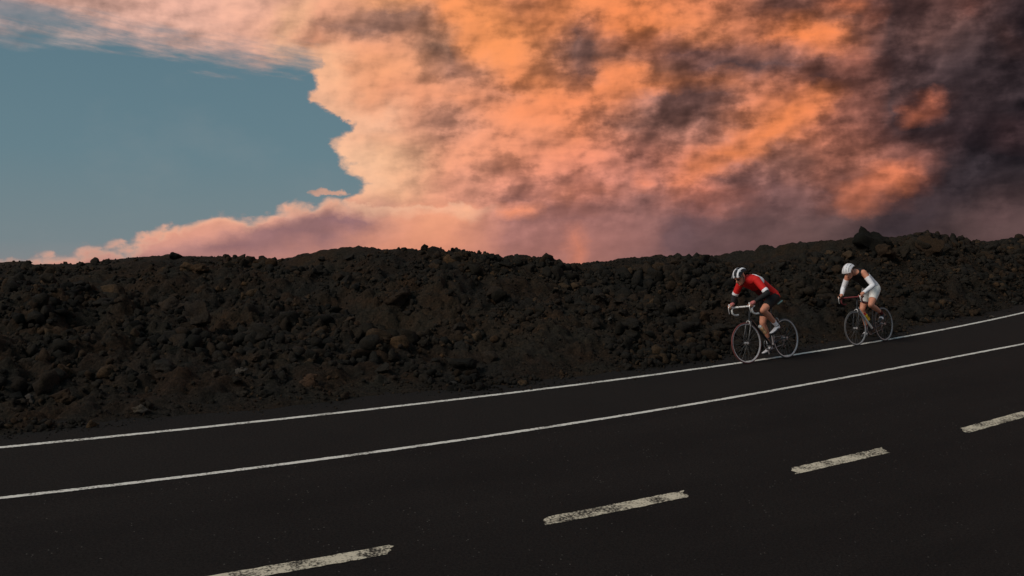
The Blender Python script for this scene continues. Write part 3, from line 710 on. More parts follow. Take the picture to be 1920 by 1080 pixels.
m_black = plain('black_gloss_paint', (.012, .012, .014), .3, .5)
m_rubber = plain('black_rubber', (.014, .014, .014), .75, .3)
m_greytyre = plain('grey_tyre', (.085, .082, .08), .7, .3)
m_redtyre = plain('red_tyre', (.15, .045, .04), .6, .3)
m_alu = plain('brushed_aluminium', (.62, .61, .60), .38, .5, .55)
m_rim = plain('silver_rim', (.60, .56, .55), .5, .5, .1)
m_rim2 = plain('grey_rim', (.36, .355, .35), .5, .5, .1)
m_steel = plain('steel', (.30, .30, .31), .4, .5, .7); m_spoke = plain('dull_spoke', (.13, .13, .13), .5, .4, .3)
m_whitetape = plain('white_bar_tape', (.72, .72, .70), .7, .3)
m_redtape = plain('dark_red_bar_tape', (.16, .03, .035), .7, .3)
m_whitepaint = plain('white_frame_paint', (.72, .71, .68), .3, .5)
m_saddle = plain('saddle_leather', (.02, .02, .022), .5, .4)
m_mint = plain('pale_green_paint', (.36, .55, .47), .45, .4)
m_skin = plain('sunlit_skin', (.62, .265, .165), .55, .35, vary=.08, scale=25)
m_red = plain('red_jersey_cloth', (.62, .020, .018), .75, .2, vary=.10, scale=14, bump=.3)
m_darkred = plain('maroon_cloth', (.16, .012, .014), .75, .2, vary=.1, scale=14)
m_blackcloth = plain('black_cloth', (.012, .012, .013), .75, .25, vary=.1, scale=14, bump=.3)
m_whitecloth = plain('white_cloth', (.86, .86, .89), .75, .2, vary=.05, scale=14, bump=.3)
m_warmwhite = plain('off_white_cloth', (.86, .84, .79), .75, .2, vary=.05, scale=14, bump=.3)
m_pinkglove = plain('pink_glove', (.50, .16, .15), .7, .2)
m_helm_w = plain('white_helmet_shell', (.78, .78, .80), .35, .5)
m_helm_s = plain('silver_helmet_shell', (.42, .46, .50), .35, .5)
m_helm_d = plain('dark_helmet_foam', (.012, .013, .016), .6, .3)
m_lens = plain('dark_lens', (.008, .008, .010), .15, .6)
m_eye = plain('eye_white', (.7, .68, .65), .3, .5)
m_iris = plain('dark_iris', (.02, .012, .008), .3, .5)
m_lip = plain('lips', (.34, .10, .085), .5, .3)
m_hair = plain('dark_hair', (.02, .014, .010), .6, .3)
m_sock = plain('dark_red_sock', (.10, .012, .014), .8, .2)
m_shoe_w = plain('white_shoe', (.70, .68, .70), .5, .4)
m_shoe_b = plain('black_shoe', (.02, .02, .022), .5, .4)
m_bottle_o = plain('pale_orange_bottle', (.80, .48, .24), .4, .4)
m_bottle_y = plain('yellow_bottle', (.85, .52, .03), .4, .4)
m_bottle_r = plain('red_bottle_cap', (.42, .04, .02), .45, .4)

RW = .338                                                 # wheel radius
BB = np.array([0, 0, .27]); RA = np.array([-.41, 0, RW]); FA = np.array([.59, 0, RW])
HT, HB = np.array([.425, 0, .885]), np.array([.462, 0, .715]); ST = np.array([-.105, 0, .80])

def build_bike(name, mat4, sp):
    b = empty(name, mat4)
    q = Geo()
    q.tube([ST + [.012, 0, -.03], HT + [0.006, 0, -.03]], .0165); q.tube([ST, BB], .0165); q.tube([HB, HT], .021); q.ring(BB, .026, -.036, .036)
    for s in (-1, 1):
        q.tube([BB + [-.02, s * .028, 0], RA + [.15, s * .042, 0], RA + [0, s * .062, 0]], [.011, .0105, .009]); q.tube([ST + [-.005, s * .018, -.02], RA + [.05, s * .055, .10], RA + [0, s * .062, .005]], [.008, .008, .007])
    q.obj('frame', sp['frame'], b)
    Geo().tube([HB + [-.012, 0, .02], BB + [.01, 0, .015]], .021).obj('down_tube', sp['down'], b)
    q = Geo().ring((0, 0, 0), .02, -.02, .02)
    q = Geo(); cr = HB + [.008, 0, -.03]
    q.tube([HB, cr], .022); q.tube([cr + [0, -.05, 0], cr + [0, .05, 0]], .017)
    for s in (-1, 1): q.tube([cr + [0, s * .048, 0], cr + [.06, s * .052, -.16], cr + [.105, s * .054, -.26], FA + [0, s * .056, 0]], [.0155, .014, .011, .008], flat=.8)
    q.obj('fork', sp['fork'], b)
    bw = sp['bar']; st = HT + [-.006, 0, .03]; bc = np.array([.525, 0, .935])
    Geo().tube([HT, st + [0, 0, .01]], .019).tube([st, bc], [.017, .0155]).obj('stem', m_black, b)
    q = Geo()
    for s in (-1, 1):
        q.tube([bc, bc + [0, s * bw * .5, 0], bc + [.008, s * bw * .86, 0], bc + [.035, s * bw, -.002], bc + [.075, s * bw, -.012], bc + [.098, s * bw, -.045], bc + [.090, s * bw, -.090], bc + [.055, s * bw, -.122], bc + [.005, s * bw, -.132], bc + [-.055, s * bw, -.128]],
               [.0145, .0145, .016, .016, .016, .016, .016, .016, .016, .0165], 10)
    hb = q.obj('handlebar', sp['tape'], b)
    for s in (-1, 1):
        hx = bc + [.06, s * bw, .0]
        h = Geo().tube([hx, hx + [.05, 0, .012], hx + [.085, 0, .035], hx + [.088, 0, .062]], [.0165, .0175, .0165, .012]).obj('brake_hood', sp['hood'], b)
        Geo().tube([hx + [.080, 0, .035], hx + [.102, s * .008, 0], hx + [.098, s * .012, -.055], hx + [.085, s * .014, -.10]], [.008, .0075, .007, .006], 8).obj('brake_lever', m_alu, h)
    # seat
    Geo().tube([ST, ST + [-.057, 0, .17]], .0138).obj('seatpost', sp['post'], b)
    sc = ST + np.array([-.058, 0, .182]); secs = []
    for (dx, w, h_, dz) in ((-.145, .03, .010, .020), (-.12, .070, .022, .016), (-.07, .076, .024, .010), (0, .048, .022, .006), (.07, .026, .020, .006), (.13, .020, .017, .004), (.15, .008, .008, 0)):
        secs.append((sc + [dx, 0, dz], (0, w, 0), (0, 0, h_)))
    Geo().loft(secs).obj('saddle', m_saddle, b)
    Geo().tube([sc + [-.09, .02, -.005], sc + [-.03, .02, -.028], sc + [.06, .015, -.028], sc + [.11, .006, -.005]], .0035, 6).tube([sc + [-.09, -.02, -.005], sc + [-.03, -.02, -.028], sc + [.06, -.015, -.028], sc + [.11, -.006, -.005]], .0035, 6).obj('saddle_rail', m_steel, b)
    if sp.get('pump'): Geo().tube([sc + [-.06, .06, -.055], sc + [-.185, .06, -.005]], .013).obj('saddle_pack', m_mint, b)
    # wheels
    for which, ax in (('front', FA), ('rear', RA)):
        w = Geo().lathe((0, 0, 0), [(RW - .030 - sp['depth'], -.006), (RW - .024, -.0105), (RW - .019, -.011), (RW - .019, .011), (RW - .024, .0105), (RW - .030 - sp['depth'], .006)], 56).obj('wheel', sp['rim'], b)
        w.location = tuple(ax); w.rotation_euler = (0, R(rng.uniform(0, 30)), R(-4) if which == 'front' else 0)
        prof = [(RW - .0125 + .0125 * math.cos(a), .0125 * math.sin(a)) for a in np.linspace(0, 2 * math.pi, 10, endpoint=False)]
        Geo().lathe((0, 0, 0), prof, 56).obj('tyre', sp['tyre_' + which], w)
        hub = Geo().tube([(0, -.05, 0), (0, -.035, 0), (0, -.034, 0), (0, -.028, 0), (0, -.027, 0), (0, .027, 0), (0, .028, 0), (0, .034, 0), (0, .035, 0), (0, .05, 0)], [.006, .006, .022, .022, .012, .012, .022, .022, .006, .006], 14)
        hub.obj('hub', m_alu, w)
        ns = sp['spokes']
        spk = Geo().tube([(0.018, .030, 0), (.019, .029, 0), (RW - .040, .0, 0)], [.0016, .0017, .0017], 5)
        spm = None
        for k in range(ns):
            if spm is None: o = spk.obj('spoke', m_spoke, w); spm = o.data
            else: o = bpy.data.objects.new('spoke', spm); col.objects.link(o); o.parent = w
            o.rotation_euler = (math.pi if k % 2 else 0, 2 * math.pi * k / ns, 0)
            o.rotation_euler = (Matrix.Rotation(2 * math.pi * k / ns, 4, 'Y') @ Matrix.Rotation(math.pi if k % 2 else 0, 4, 'X')).to_euler()
        if which == 'rear':
            Geo().ring((0, -.040, 0), .045, -.012, .0, .012, 24).ring((0, -.034, 0), .034, -.02, .0, .012, 24).obj('cassette', m_steel, w)
    # drive train (right side is -y)
    cr_ = Geo()
    for i in range(40):
        a0 = 2 * math.pi * i / 40
    cr_.lathe(BB + [0, -.047, 0], [(.085, -.0025), (.103, -.0025), (.103, .0025), (.085, .0025)], 44)
    for k in range(5):
        a = 2 * math.pi * k / 5; cr_.tube([BB + [0, -.047, 0], BB + [.09 * math.cos(a), -.047, .09 * math.sin(a)]], .006, 6)
    cr_.obj('chainring', m_black, b)
    for s, ang in ((1, sp['crank']), (-1, sp['crank'] + math.pi)):
        pe = BB + np.array([.172 * math.sin(ang), s * .075, .172 * math.cos(ang)])
        c_ = Geo().tube([BB + [0, s * .05, 0], BB + [0, s * .062, 0]], .017).tube([BB + [0, s * .062, 0], pe], [.014, .010], 8, .6).obj('crank_arm', sp['crankmat'], b)
        Geo().tube([pe, pe + [0, s * .055, 0]], .006, 8).loft([(pe + [-.045, s * .060, -.004], (0, .022, 0), (0, 0, .008)), (pe + [-.02, s * .060, 0], (0, .034, 0), (0, 0, .011)), (pe + [.03, s * .060, 0], (0, .030, 0), (0, 0, .010)), (pe + [.05, s * .060, -.002], (0, .014, 0), (0, 0, .006))], 10).obj('pedal', m_black, c_)
    yc = -.047
    ch = Geo()
    for dz in (.101, -.101): ch.tube([BB + [0, yc, dz], RA + [0, yc, .044 if dz > 0 else -.10]], .0045, 6)
    loop1 = [BB + np.array([.101 * math.sin(a), yc, .101 * math.cos(a)]) for a in np.linspace(0, math.pi, 14)]; ch.tube(loop1, .0045, 6)
    ch.tube([RA + [.0, yc, .044], RA + [-.040, yc, .012], RA + [-.032, yc, -.030], RA + [.012, yc, -.075], RA + [0, yc, -.10]], .0045, 6)
    ch.obj('chain', m_steel, b)
    Geo().tube([RA + [.005, -.062, -.01], RA + [.015, -.055, -.07]], .010, 8).tube([RA + [.012, -.05, -.07], RA + [.0, -.05, -.15]], .007, 8).ring(RA + [.012, -.047, -.072], .022, -.005, .005, .004, 16).ring(RA + [0, -.047, -.135], .022, -.005, .005, .004, 16).obj('rear_derailleur', m_black, b)
    Geo().tube([cr + [.028, -.03, 0], cr + [.032, 0, .012], cr + [.028, .03, 0], cr + [.03, .026, -.045]], .008, 8).tube([cr + [.028, -.03, 0], cr + [.03, -.026, -.045]], .008, 8).obj('front_brake', m_alu, b)
    bk = ST + (RA - ST) * .28 + [-.02, 0, .01]
    Geo().tube([bk + [-.01, -.03, 0], bk + [-.018, 0, .014], bk + [-.01, .03, 0], bk + [-.035, .026, -.035]], .008, 8).tube([bk + [-.01, -.03, 0], bk + [-.035, -.026, -.035]], .008, 8).obj('rear_brake', m_alu, b)
    # cables
    for s in (-1, 1):
        Geo().tube([bc + [.10, s * bw, .03], bc + [.12, s * bw * .5, .05], bc + [.03, s * .03, -.05], HB + [.02, s * .02, .02]], .0025, 6).obj('cable', m_rubber, b)
    # bottle cage on the down tube
    dt0, dt1 = HB + [-.012, 0, .02], BB + [.01, 0, .015]; dv = norm(dt1 - dt0); nv = norm(np.cross([0, 1, 0], dv)); nv = nv if nv[2] > 0 else -nv
    bb_ = dt0 + dv * .44 + nv * .062                      # bottle foot end
    cg = Geo()
    for s in (-1, 1):
        cg.tube([bb_ - nv * .038, bb_ + [0, s * .038, 0], bb_ - dv * .10 + [0, s * .039, 0], bb_ - dv * .13 + nv * .02 + [0, s * .034, 0]], .003, 6)
    cg.tube([bb_ + dv * .006 - nv * .038, bb_ + dv * .006 + nv * .036], .003, 6); cg.tube([bb_ - nv * .041, bb_ - nv * .041 - dv * .12], .006, 6)
    cg.obj('bottle_cage', m_black, b)
    bt = empty('water_bottle', mat4)
    Geo().tube([bb_, bb_ - dv * .004, bb_ - dv * .06, bb_ - dv * .075, bb_ - dv * .09, bb_ - dv * .135, bb_ - dv * .155], [.030, .0355, .0355, .031, .0355, .0355, .028], 18).obj('body', sp['bottle'][0], bt)
    Geo().tube([bb_ - dv * .153, bb_ - dv * .175], [.029, .027], 18).tube([bb_ - dv * .175, bb_ - dv * .195], [.011, .012], 12).obj('cap', sp['bottle'][1], bt)
    return b, bt

def ik(a, c, l1, l2, pole):
    a, c = np.asarray(a, float), np.asarray(c, float); d = c - a; L = min(np.linalg.norm(d), (l1 + l2) * .999); u = norm(d)
    x = (l1 * l1 - l2 * l2 + L * L) / (2 * L); h = math.sqrt(max(l1 * l1 - x * x, 0))
    p = np.asarray(pole, float); p = norm(p - u * (p @ u)); return a + u * x + p * h

def build_person(mat4, sp):
    prims = []                                            # (tag, sections [(centre, side, up, radius)])
    g = Geo(); samp = []
    def limb(tagname, pts, rad, side=(0, 1, 0), k=1.0, n=14, round_ends=True):
        pts = [np.asarray(p, float) for p in pts]; secs = []
        if round_ends:
            t0, t1 = norm(pts[0] - pts[1]), norm(pts[-1] - pts[-2])
            P = [pts[0] + t0 * rad[0] * .9, pts[0] + t0 * rad[0] * .6] + pts + [pts[-1] + t1 * rad[-1] * .6, pts[-1] + t1 * rad[-1] * .9]; Q = [rad[0] * .35, rad[0] * .78] + list(rad) + [rad[-1] * .78, rad[-1] * .35]
        else: P, Q = pts, list(rad)
        for i, p in enumerate(P):
            t_ = norm(P[min(i + 1, len(P) - 1)] - P[max(i - 1, 0)]); s_ = np.asarray(side, float); s_ = s_ - t_ * (s_ @ t_)
            if np.linalg.norm(s_) < .05: s_ = np.cross(t_, [.3, .2, 1])
            s_ = norm(s_); u_ = np.cross(t_, s_); secs.append((p, s_ * Q[i] * k, u_ * Q[i]))
        g.loft(secs, n)
        for i in range(len(pts) - 1):
            for f_ in np.linspace(0, 1, 9): samp.append((tagname, pts[i] * (1 - f_) + pts[i + 1] * f_, rad[i] * (1 - f_) + rad[i + 1] * f_, (i + f_) / (len(pts) - 1)))
    hipz, lean = sp['hip'], sp['torso']
    hip = np.array([-.135, 0, hipz]); td = np.array([math.cos(lean), 0, math.sin(lean)]); tn = np.array([-math.sin(lean), 0, math.cos(lean)])
    L = sp['tl']
    # torso: an arched back
    pr = [(-.12, .06, .045, -.05), (-.08, .125, .095, -.02), (0.0, .165, .120, .0), (.14, .150, .108, .028), (.30, .148, .108, .050), (.44, .165, .118, .052), (.56, .178, .115, .036), (.66, .165, .090, .012), (.72, .10, .065, -.004), (.76, .062, .055, -.010)]
    secs = []
    for (a, hw, hd, up_) in pr:
        c_ = hip + td * (a * L / .6) + tn * up_; secs.append((c_, np.array([0, hw, 0]), tn * hd))
        samp.append(('torso', c_, (hw + hd) / 2, a))
        for s in (-.5, .5): samp.append(('torso', c_ + [0, s * hw, 0], hd * .85, a))
    g.loft(secs, 22)
    nb = hip + td * (.74 * L / .6) + tn * (-.012)          # neck base
    hc = nb + np.array(sp['head'])                        # head centre
    limb('neck', [nb - td * .05, (nb + hc) / 2, hc + (nb - hc) * .25], [.066, .058, .056])
    hp = sp['head_pitch']; hf = np.array([math.cos(hp), sp.get('head_yaw', 0), -math.sin(hp)]); hf = norm(hf); hs = norm(np.cross([0, 0, 1], hf)); hu = np.cross(hf, hs)
    # head as stacked sections, crown to chin
    hs_ = [(.112, .030, .040, -.005), (.100, .056, .070, -.006), (.070, .070, .090, -.006), (.030, .076, .098, -.004), (-.010, .074, .096, .0), (-.045, .068, .088, .008), (-.080, .058, .070, .022), (-.105, .044, .050, .036), (-.120, .024, .026, .046)]
    secs = [(hc + hu * a + hf * d_, hs * w_, hf * e_) for (a, w_, e_, d_) in hs_]
    g.loft(secs, 20)
    for (a, w_, e_, d_) in hs_: samp.append(('head', hc + hu * a + hf * d_, (w_ + e_) / 2, a))
    limb('head', [hc + hf * .092 + hu * .012, hc + hf * .108 - hu * .012, hc + hf * .118 - hu * .030, hc + hf * .098 - hu * .042], [.008, .011, .015, .010], n=8)   # nose
    limb('head', [hc + hf * .088 + hs * .045 + hu * .022, hc + hf * .096 + hu * .024, hc + hf * .088 - hs * .045 + hu * .022], [.010, .012, .010], n=8)       # brow
    limb('head', [hc + hf * .082 - hu * .098, hc + hf * .088 - hu * .104], [.016, .015], n=8)                                              # chin
    for s in (-1, 1):
        limb('ear', [hc + hs * s * .076 + hu * .012 - hf * .006, hc + hs * s * .078 - hu * .022], [.013, .010], n=8)
    hands = {}
    for s in (-1, 1):
        sh = hip + td * (.60 * L / .6) + tn * .012 + [0, s * .172, 0]
        hx = np.array([.525 + .112, s * (sp['bar'] ), .952]) + np.array(sp.get('hand', (0, 0, 0)))     # on the hood
        wr = hx + [-.075, s * .010, .045]
        el = ik(sh, wr, .295, .262, sp['elbow'] * np.array([1, s, 1]))
        limb('upper_arm%d' % s, [sh - norm(el - sh) * .02, sh + (el - sh) * .3, sh + (el - sh) * .7, el], [.060, .052, .046, .040])
        limb('fore_arm%d' % s, [el, el + (wr - el) * .3, el + (wr - el) * .75, wr], [.041, .042, .033, .027])
        # palm over the hood, fingers round its outer side and under, thumb on the inner side
        ax = norm([.97, 0, .22]); out = np.array([0, s * 1.0, 0]); upn = np.cross(ax, out) * (1 if np.cross(ax, out)[2] > 0 else -1)
        limb('hand%d' % s, [wr, wr + (hx - wr) * .5 + upn * .012 + out * .004, hx + upn * .026 - ax * .012], [.027, .031, .027], side=(0, 1, 0), k=1.25)
        for q_, (o_, ln) in enumerate(((.028, .95), (.010, 1.05), (-.009, 1.0), (-.027, .8))):
            c_ = hx + ax * (o_ + .004); rr = .0275; pts = []
            for a in np.linspace(60, 60 - 170 * ln, 5): pts.append(c_ + rr * (math.cos(R(a)) * out + math.sin(R(a)) * upn))
            limb('finger%d' % s, [hx + ax * (o_ * .7 - .006) + upn * .030] + pts, [.0105, .0100, .0096, .0092, .0085, .0075], side=ax, n=8)
        pts = [wr + (hx - wr) * .62 - out * .012 + upn * .012] + [hx + ax * .020 * k + rr_ * (-math.cos(R(a)) * out + math.sin(R(a)) * upn) for k, (a, rr_) in enumerate(((70, .032), (25, .030), (-12, .029)))]
        limb('thumb%d' % s, pts, [.014, .0125, .011, .009], side=ax, n=8)
        # leg
        ang = sp['crank'] + (0 if s == 1 else math.pi)
        pe = BB + np.array([.172 * math.sin(ang), s * .132, .172 * math.cos(ang)]); hj = hip + np.array([.02, s * .088, -.022])
        fp = sp['foot_pitch'][0 if s == 1 else 1]; fdir = np.array([math.cos(fp), 0, -math.sin(fp)]); fup = np.array([math.sin(fp), 0, math.cos(fp)])
        ball_ = pe + fup * .035; an = ball_ - fdir * .125 + fup * .065
        kn = ik(hj, an, .435, .43, (1, s * sp['knee_out'], .15))
        limb('thigh%d' % s, [hj, hj + (kn - hj) * .25, hj + (kn - hj) * .6, hj + (kn - hj) * .88, kn], [.098, .092, .074, .060, .057])
        cb = -norm(np.cross(np.cross(kn - hj, an - kn), an - kn)) if False else np.array([-.012, 0, 0])
        limb('calf%d' % s, [kn, kn + (an - kn) * .12, kn + (an - kn) * .33 + cb * 1.3, kn + (an - kn) * .65 + cb, an], [.054, .050, .054, .039, .032])
        limb('foot%d' % s, [an - fdir * .035 - fup * .045, an - fup * .045 + fdir * .03, ball_ - fup * .004, ball_ + fdir * .075 - fup * .010], [.030, .036, .031, .022], k=1.15)
        limb('heel%d' % s, [an, an - fup * .035 + fdir * .01], [.034, .036])
    # one continuous skin
    me = bpy.data.meshes.new('body_parts'); me.from_pydata([tuple(map(float, p)) for p in g.v], [], g.f)
    bm = bmesh.new(); bm.from_mesh(me); bmesh.ops.recalc_face_normals(bm, faces=bm.faces); bm.to_mesh(me); bm.free()
    tmp = bpy.data.objects.new('tmp_body', me); col.objects.link(tmp)
    md = tmp.modifiers.new('remesh', 'REMESH'); md.mode = 'VOXEL'; md.voxel_size = .0072; md.use_smooth_shade = True
    sm = tmp.modifiers.new('smooth', 'SMOOTH'); sm.factor = .5; sm.iterations = 3
    dg = bpy.context.evaluated_depsgraph_get(); ev = tmp.evaluated_get(dg)
    body = bpy.data.meshes.new_from_object(ev); bpy.data.objects.remove(tmp); bpy.data.meshes.remove(me)
    body.materials.clear()
    V = np.empty(len(body.vertices) * 3); body.vertices.foreach_get('co', V); V = V.reshape(-1, 3)
    N = np.empty(len(body.vertices) * 3); body.vertices.foreach_get('normal', N); N = N.reshape(-1, 3)
    F = [tuple(p.vertices) for p in body.polygons]
    sc_ = np.array([q[1] for q in samp]); sr = np.array([q[2] for q in samp]); tags = np.array([q[0] for q in samp]); tv = np.array([q[3] for q in samp])
    best = np.concatenate([np.argmin(np.linalg.norm(V[i:i + 4000, None] - sc_[None], axis=2) - sr[None], axis=1) for i in range(0, len(V), 4000)])
    VT, VP = tags[best], tv[best]
    person = mesh_link('person', body, m_skin, None, True); person.matrix_world = mat4
    def shell(name, sel, mat, off=.006, parent=person):
        keep = [f for f in F if all(sel[i] for i in f)]
        if not keep: return None
        used = sorted(set(i for f in keep for i in f)); mp = {o_: k for k, o_ in enumerate(used)}
        o = mesh_obj(name, [V[i] + N[i] * off for i in used], [tuple(mp[i] for i in f) for f in keep], mat, parent, True)
        sd = o.modifiers.new('thickness', 'SOLIDIFY'); sd.thickness = off * .9; sd.offset = -1; return o
    def pair(name, sel, mat, off=.006):
        for s in (-1, 1): shell(name, sel & (V[:, 1] * s > 0), mat, off)
    shell.pair = pair; shell.person = person
    sp['dress'](shell, VT, VP, V, N, dict(hip=hip, td=td, tn=tn, L=L))
    # face
    for s in (-1, 1):
        e_ = hc + hf * .083 + hs * s * .031 + hu * .006
        eye = Geo().ball((0, 0, 0), .0125, 8).obj('eye', m_eye, person); eye.location = tuple(e_)
        Geo().ball(tuple(hf * .0065), .0075, 6).obj('iris', m_iris, eye)
    Geo().tube([hc + hf * .090 + hs * .022 - hu * .070, hc + hf * .099 - hu * .068, hc + hf * .090 - hs * .022 - hu * .070], [.004, .007, .004], 8).obj('mouth', m_lip, person)
    if sp.get('glasses'):
        gl = Geo()
        for s in (-1, 1):
            gl.loft([(hc + hf * .104 + hs * s * (.034 - .026) + hu * .006, hu * .012, hf * .003), (hc + hf * .103 + hs * s * .034 + hu * .004, hu * .019, hf * .004), (hc + hf * .090 + hs * s * .060 + hu * .006, hu * .012, hf * .003)], 12)
            gl.tube([hc + hf * .090 + hs * s * .062 + hu * .010, hc + hf * .05 + hs * s * .079 + hu * .010, hc - hf * .015 + hs * s * .081 + hu * .014], .003, 6)
        gl.tube([hc + hf * .104 + hs * .012 + hu * .008, hc + hf * .107 + hu * .009, hc + hf * .104 - hs * .012 + hu * .008], .003, 6)
        gl.obj('sunglasses', m_lens, person)
    Geo().loft([(hc - hf * .088 + hu * .03, hs * .05, hu * .02), (hc - hf * .100 - hu * .01, hs * .055, hf * .02), (hc - hf * .086 - hu * .05, hs * .045, hf * .018)], 12).obj('hair', m_hair, person)
    # helmet: dark foam bowl with ribs over it, vents open between the ribs
    H = hc + hu * .028 - hf * .012
    def hpt(u_, v_, k):                                   # u: -1..1 across, v: 0 (brow) .. 1 (nape)
        a = math.pi * (.03 + .98 * v_); w = u_ * 1.28
        return H + k * (hf * (.124 if a < math.pi / 2 else .138) * math.cos(a) * math.cos(w * .62) + hs * .098 * math.sin(w) + hu * .120 * (.12 + .88 * math.sin(a)) * math.cos(w) - hu * .030 * (v_ ** 3) * 0)
    def patch(u0, u1, v0, v1, k0, k1, nu=4, nv_=14):
        vs_, fs_ = [], []
        for lay in (k1, k0):
            for j in range(nv_ + 1):
                for i in range(nu + 1):
                    cu = u0 + (u1 - u0) * i / nu; cv = v0 + (v1 - v0) * j / nv_
                    vs_.append(hpt(cu, cv, lay))
        w = nu + 1; n_ = w * (nv_ + 1)
        for lay in (0, 1):
            for j in range(nv_):
                for i in range(nu): q_ = lay * n_ + j * w + i; fs_.append((q_, q_ + 1, q_ + w + 1, q_ + w))
        rim_ = [j * w for j in range(nv_ + 1)] + [nv_ * w + i for i in range(1, w)] + [j * w + nu for j in range(nv_ - 1, -1, -1)] + [i for i in range(nu - 1, 0, -1)]
        for a, b_ in zip(rim_, rim_[1:] + rim_[:1]): fs_.append((a, b_, n_ + b_, n_ + a))
        return vs_, fs_
    hm = Geo(); hm.add(*patch(-1, 1, 0, 1, .86, .94, 18, 20)); helmet = hm.obj('helmet', sp['helm'][0], person)
    ribs = [(-.99, -.72), (-.60, -.38), (-.27, -.09), (.09, .27), (.38, .60), (.72, .99)] if sp['ribs'] == 6 else [(-.99, -.66), (-.58, -.26), (-.19, .19), (.26, .58), (.66, .99)]
    for i, (a, b_) in enumerate(ribs):
        q_ = Geo(); q_.add(*patch(a, b_, .0, .97, .95, 1.05 if sp['ribs'] == 6 else 1.035)); q_.obj('rib', sp['helm'][1 + (i % 2)], helmet)
    for (a, b_) in ((.02, .10), (.40, .47), (.86, .97)):
        q_ = Geo(); q_.add(*patch(-.99, .99, a, b_, .945, 1.025, 18, 3)); q_.obj('band', sp['helm'][3], helmet)
    st_ = Geo()
    for s in (-1, 1): st_.tube([hpt(s * .98, .40, .93), hc + hs * s * .080 - hu * .03 + hf * .01, hc + hs * s * .045 - hu * .112 + hf * .028, hc - hu * .128 + hf * .040], .004, 6)
    st_.obj('chin_strap', m_helm_d, helmet)
    return person

def starts(VT, *names): return np.array([any(t.startswith(n_) for n_ in names) for t in VT])
def dress_red(shell, VT, VP, V, N, b):
    al = (V - b['hip']) @ b['td'] * .6 / b['L']; dn = (V - b['hip']) @ b['tn']
    ua = starts(VT, 'upper_arm')
    jersey = (starts(VT, 'torso') & (al > -.06) | (starts(VT, 'thigh') & (al > -.02) & (dn > .02)) | (starts(VT, 'neck') & (al < .80)) | (ua & (VP < .78)))
    shell('jersey', jersey, m_red, .009)
    dsh = np.abs(V[:, 1])
    shell('shoulder_panel', jersey & (al > .42) & (al < .60) & (V[:, 1] > .03) & (V[:, 1] < .20) & (dn > .035), m_whitecloth, .0115)
    shell('side_panel', jersey & starts(VT, 'torso') & (al < .42) & (al > .05) & (dn < .0), m_darkred, .0112)
    shell.pair('arm_warmer', (ua & (VP >= .70)) | starts(VT, 'fore_arm'), m_blackcloth, .006)
    shell.pair('sleeve_band', ua & (VP > .66) & (VP < .86), m_whitecloth, .0112)
    shell('shorts', (starts(VT, 'thigh') & (VP < .60)) | (starts(VT, 'torso') & (al <= .04)), m_blackcloth, .007)
    shell.pair('glove', starts(VT, 'hand') | (starts(VT, 'finger', 'thumb') & (VP < .45)), m_pinkglove, .003)
    shell.pair('sock', starts(VT, 'calf') & (VP > .80), m_whitecloth, .004)
    shell.pair('shoe', starts(VT, 'foot', 'heel') | (starts(VT, 'calf') & (VP > .95)), m_shoe_b, .007)
    shell.pair('shoe_upper', (starts(VT, 'foot') & (VP > .12) & (N[:, 2] > .25)) | (starts(VT, 'heel') & (N[:, 2] > -.2)), m_shoe_w, .0095)
def dress_white(shell, VT, VP, V, N, b):
    al = (V - b['hip']) @ b['td'] * .6 / b['L']; dn = (V - b['hip']) @ b['tn']
    ua = starts(VT, 'upper_arm')
    top = starts(VT, 'torso') & (al > .16) & (al < .70) & (np.abs(V[:, 1]) < .150)
    shell('vest', top, m_blackcloth, .008)
    shell.pair('side_panel', starts(VT, 'torso') & (al > .06) & (al < .40) & (dn > -.02) & (np.abs(V[:, 1]) > .055), m_whitecloth, .0105)
    shell('shorts', (starts(VT, 'thigh') & (VP < .56)) | (starts(VT, 'torso') & (al <= .20)), m_warmwhite, .007)
    shell.pair('sleeve', (ua & (VP > .34)) | starts(VT, 'fore_arm') | (starts(VT, 'hand') & (VP < .15)), m_whitecloth, .006)
    shell.pair('sock', starts(VT, 'calf') & (VP > .80), m_sock, .004)
    shell.pair('shoe', starts(VT, 'foot', 'heel') | (starts(VT, 'calf') & (VP > .95)), m_shoe_b, .007)
    Geo().loft([(b['hip'] + b['td'] * (.10 + .02 * k) + b['tn'] * .135 + np.array([0, .02, 0]), np.array([0, r_, 0]), b['tn'] * r_ * .8) for k, r_ in enumerate((.012, .034, .042, .040, .028, .010))], 14).obj('back_pouch', m_whitecloth, shell.person)
    shell.pair('shoe_strap', starts(VT, 'foot') & (VP > .42) & (VP < .60), m_shoe_w, .0095)

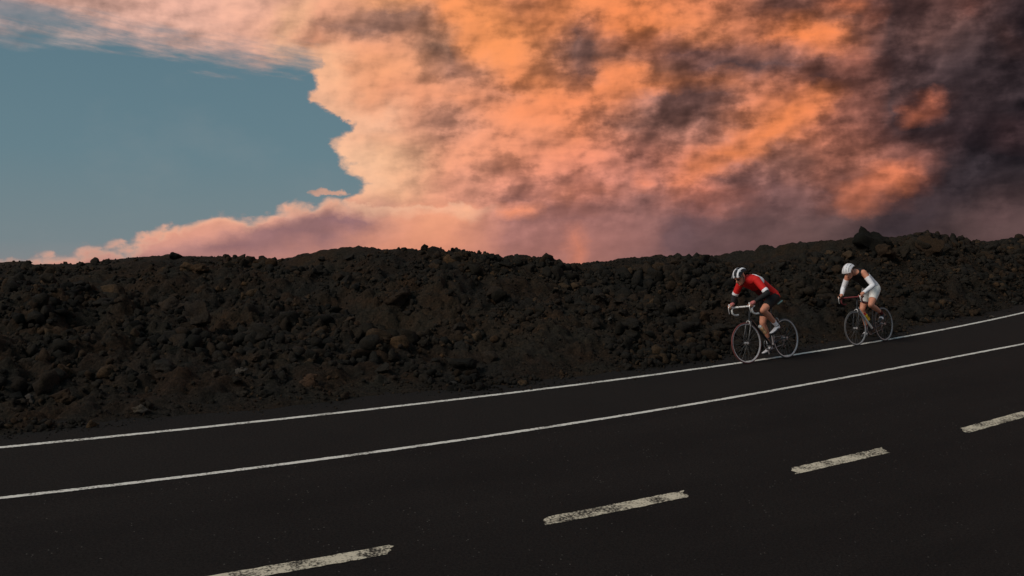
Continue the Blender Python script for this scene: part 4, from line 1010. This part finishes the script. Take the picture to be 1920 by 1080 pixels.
def place(front_px, rear_px, lean, scale, dz=0):
    a, c = ground(*front_px, .33 * scale), ground(*rear_px, .33 * scale)
    hd = a - c; hd[2] = 0; hd = norm(hd); mid = (a + c) / 2; mid[2] = 0
    right = np.array([hd[1], -hd[0], 0]); mid = mid - right * math.sin(lean) * .338 * scale - hd * .09 * scale
    return Matrix.Translation(mid) @ Matrix.Rotation(math.atan2(hd[1], hd[0]), 4, 'Z') @ Matrix.Rotation(lean, 4, 'X') @ Matrix.Diagonal((scale, scale, scale, 1)) @ Matrix.Translation((0, 0, .004))
M1 = place((1396.5, 644), (1475.8, 634), R(13), 1.05)
M2 = place((1601.9, 616), (1658.7, 607.4), R(13), 1.0)
CR1, CR2 = R(12), R(-38)
bike1, bot1 = build_bike('bicycle', M1, dict(frame=m_black, down=m_black, fork=m_black, tape=m_whitetape, hood=m_whitetape, post=m_black, rim=m_rim, tyre_front=m_redtyre, tyre_rear=m_greytyre, depth=.006, spokes=24, bar=.215, crank=CR1, crankmat=m_alu, bottle=(m_bottle_o, m_whitetape), pump=True))
tag(bike1, 'black road bicycle with white bar tape ridden by the rider in red', 'bicycle', 'bicycles')
tag(bot1, 'pale orange water bottle on the bicycle of the rider in red', 'bottle')
bike2, bot2 = build_bike('bicycle', M2, dict(frame=m_black, down=m_whitepaint, fork=m_black, tape=m_redtape, hood=m_black, post=m_black, rim=m_rim2, tyre_front=m_greytyre, tyre_rear=m_greytyre, depth=.008, spokes=20, bar=.225, crank=CR2, crankmat=m_black, bottle=(m_bottle_y, m_bottle_r)))
tag(bike2, 'dark road bicycle with white down tube ridden by the rider in white', 'bicycle', 'bicycles')
tag(bot2, 'yellow and red water bottle on the bicycle of the rider in white', 'bottle')
p1 = build_person(M1, dict(hip=1.07, torso=R(27), tl=.58, head=(.080, 0, .045), head_pitch=R(30), bar=.215, elbow=np.array([-.35, .8, -.5]), crank=CR1, foot_pitch=(R(14), R(8)), knee_out=.10, glasses=True, helm=(m_helm_d, m_helm_w, m_helm_d, m_helm_s), ribs=6, dress=dress_red))
tag(p1, 'person in red jersey, black shorts and silver and white helmet riding in front', 'person', 'riders')
p2 = build_person(M2, dict(hip=1.07, torso=R(30), tl=.58, head=(.112, 0, .012), head_pitch=R(38), bar=.225, elbow=np.array([-.2, .5, -.6]), crank=CR2, foot_pitch=(R(22), R(8)), knee_out=.06, helm=(m_helm_d, m_helm_w, m_helm_w, m_helm_w), ribs=5, dress=dress_white))
tag(p2, 'person in black vest with white sleeves, shorts and helmet riding behind', 'person', 'riders')
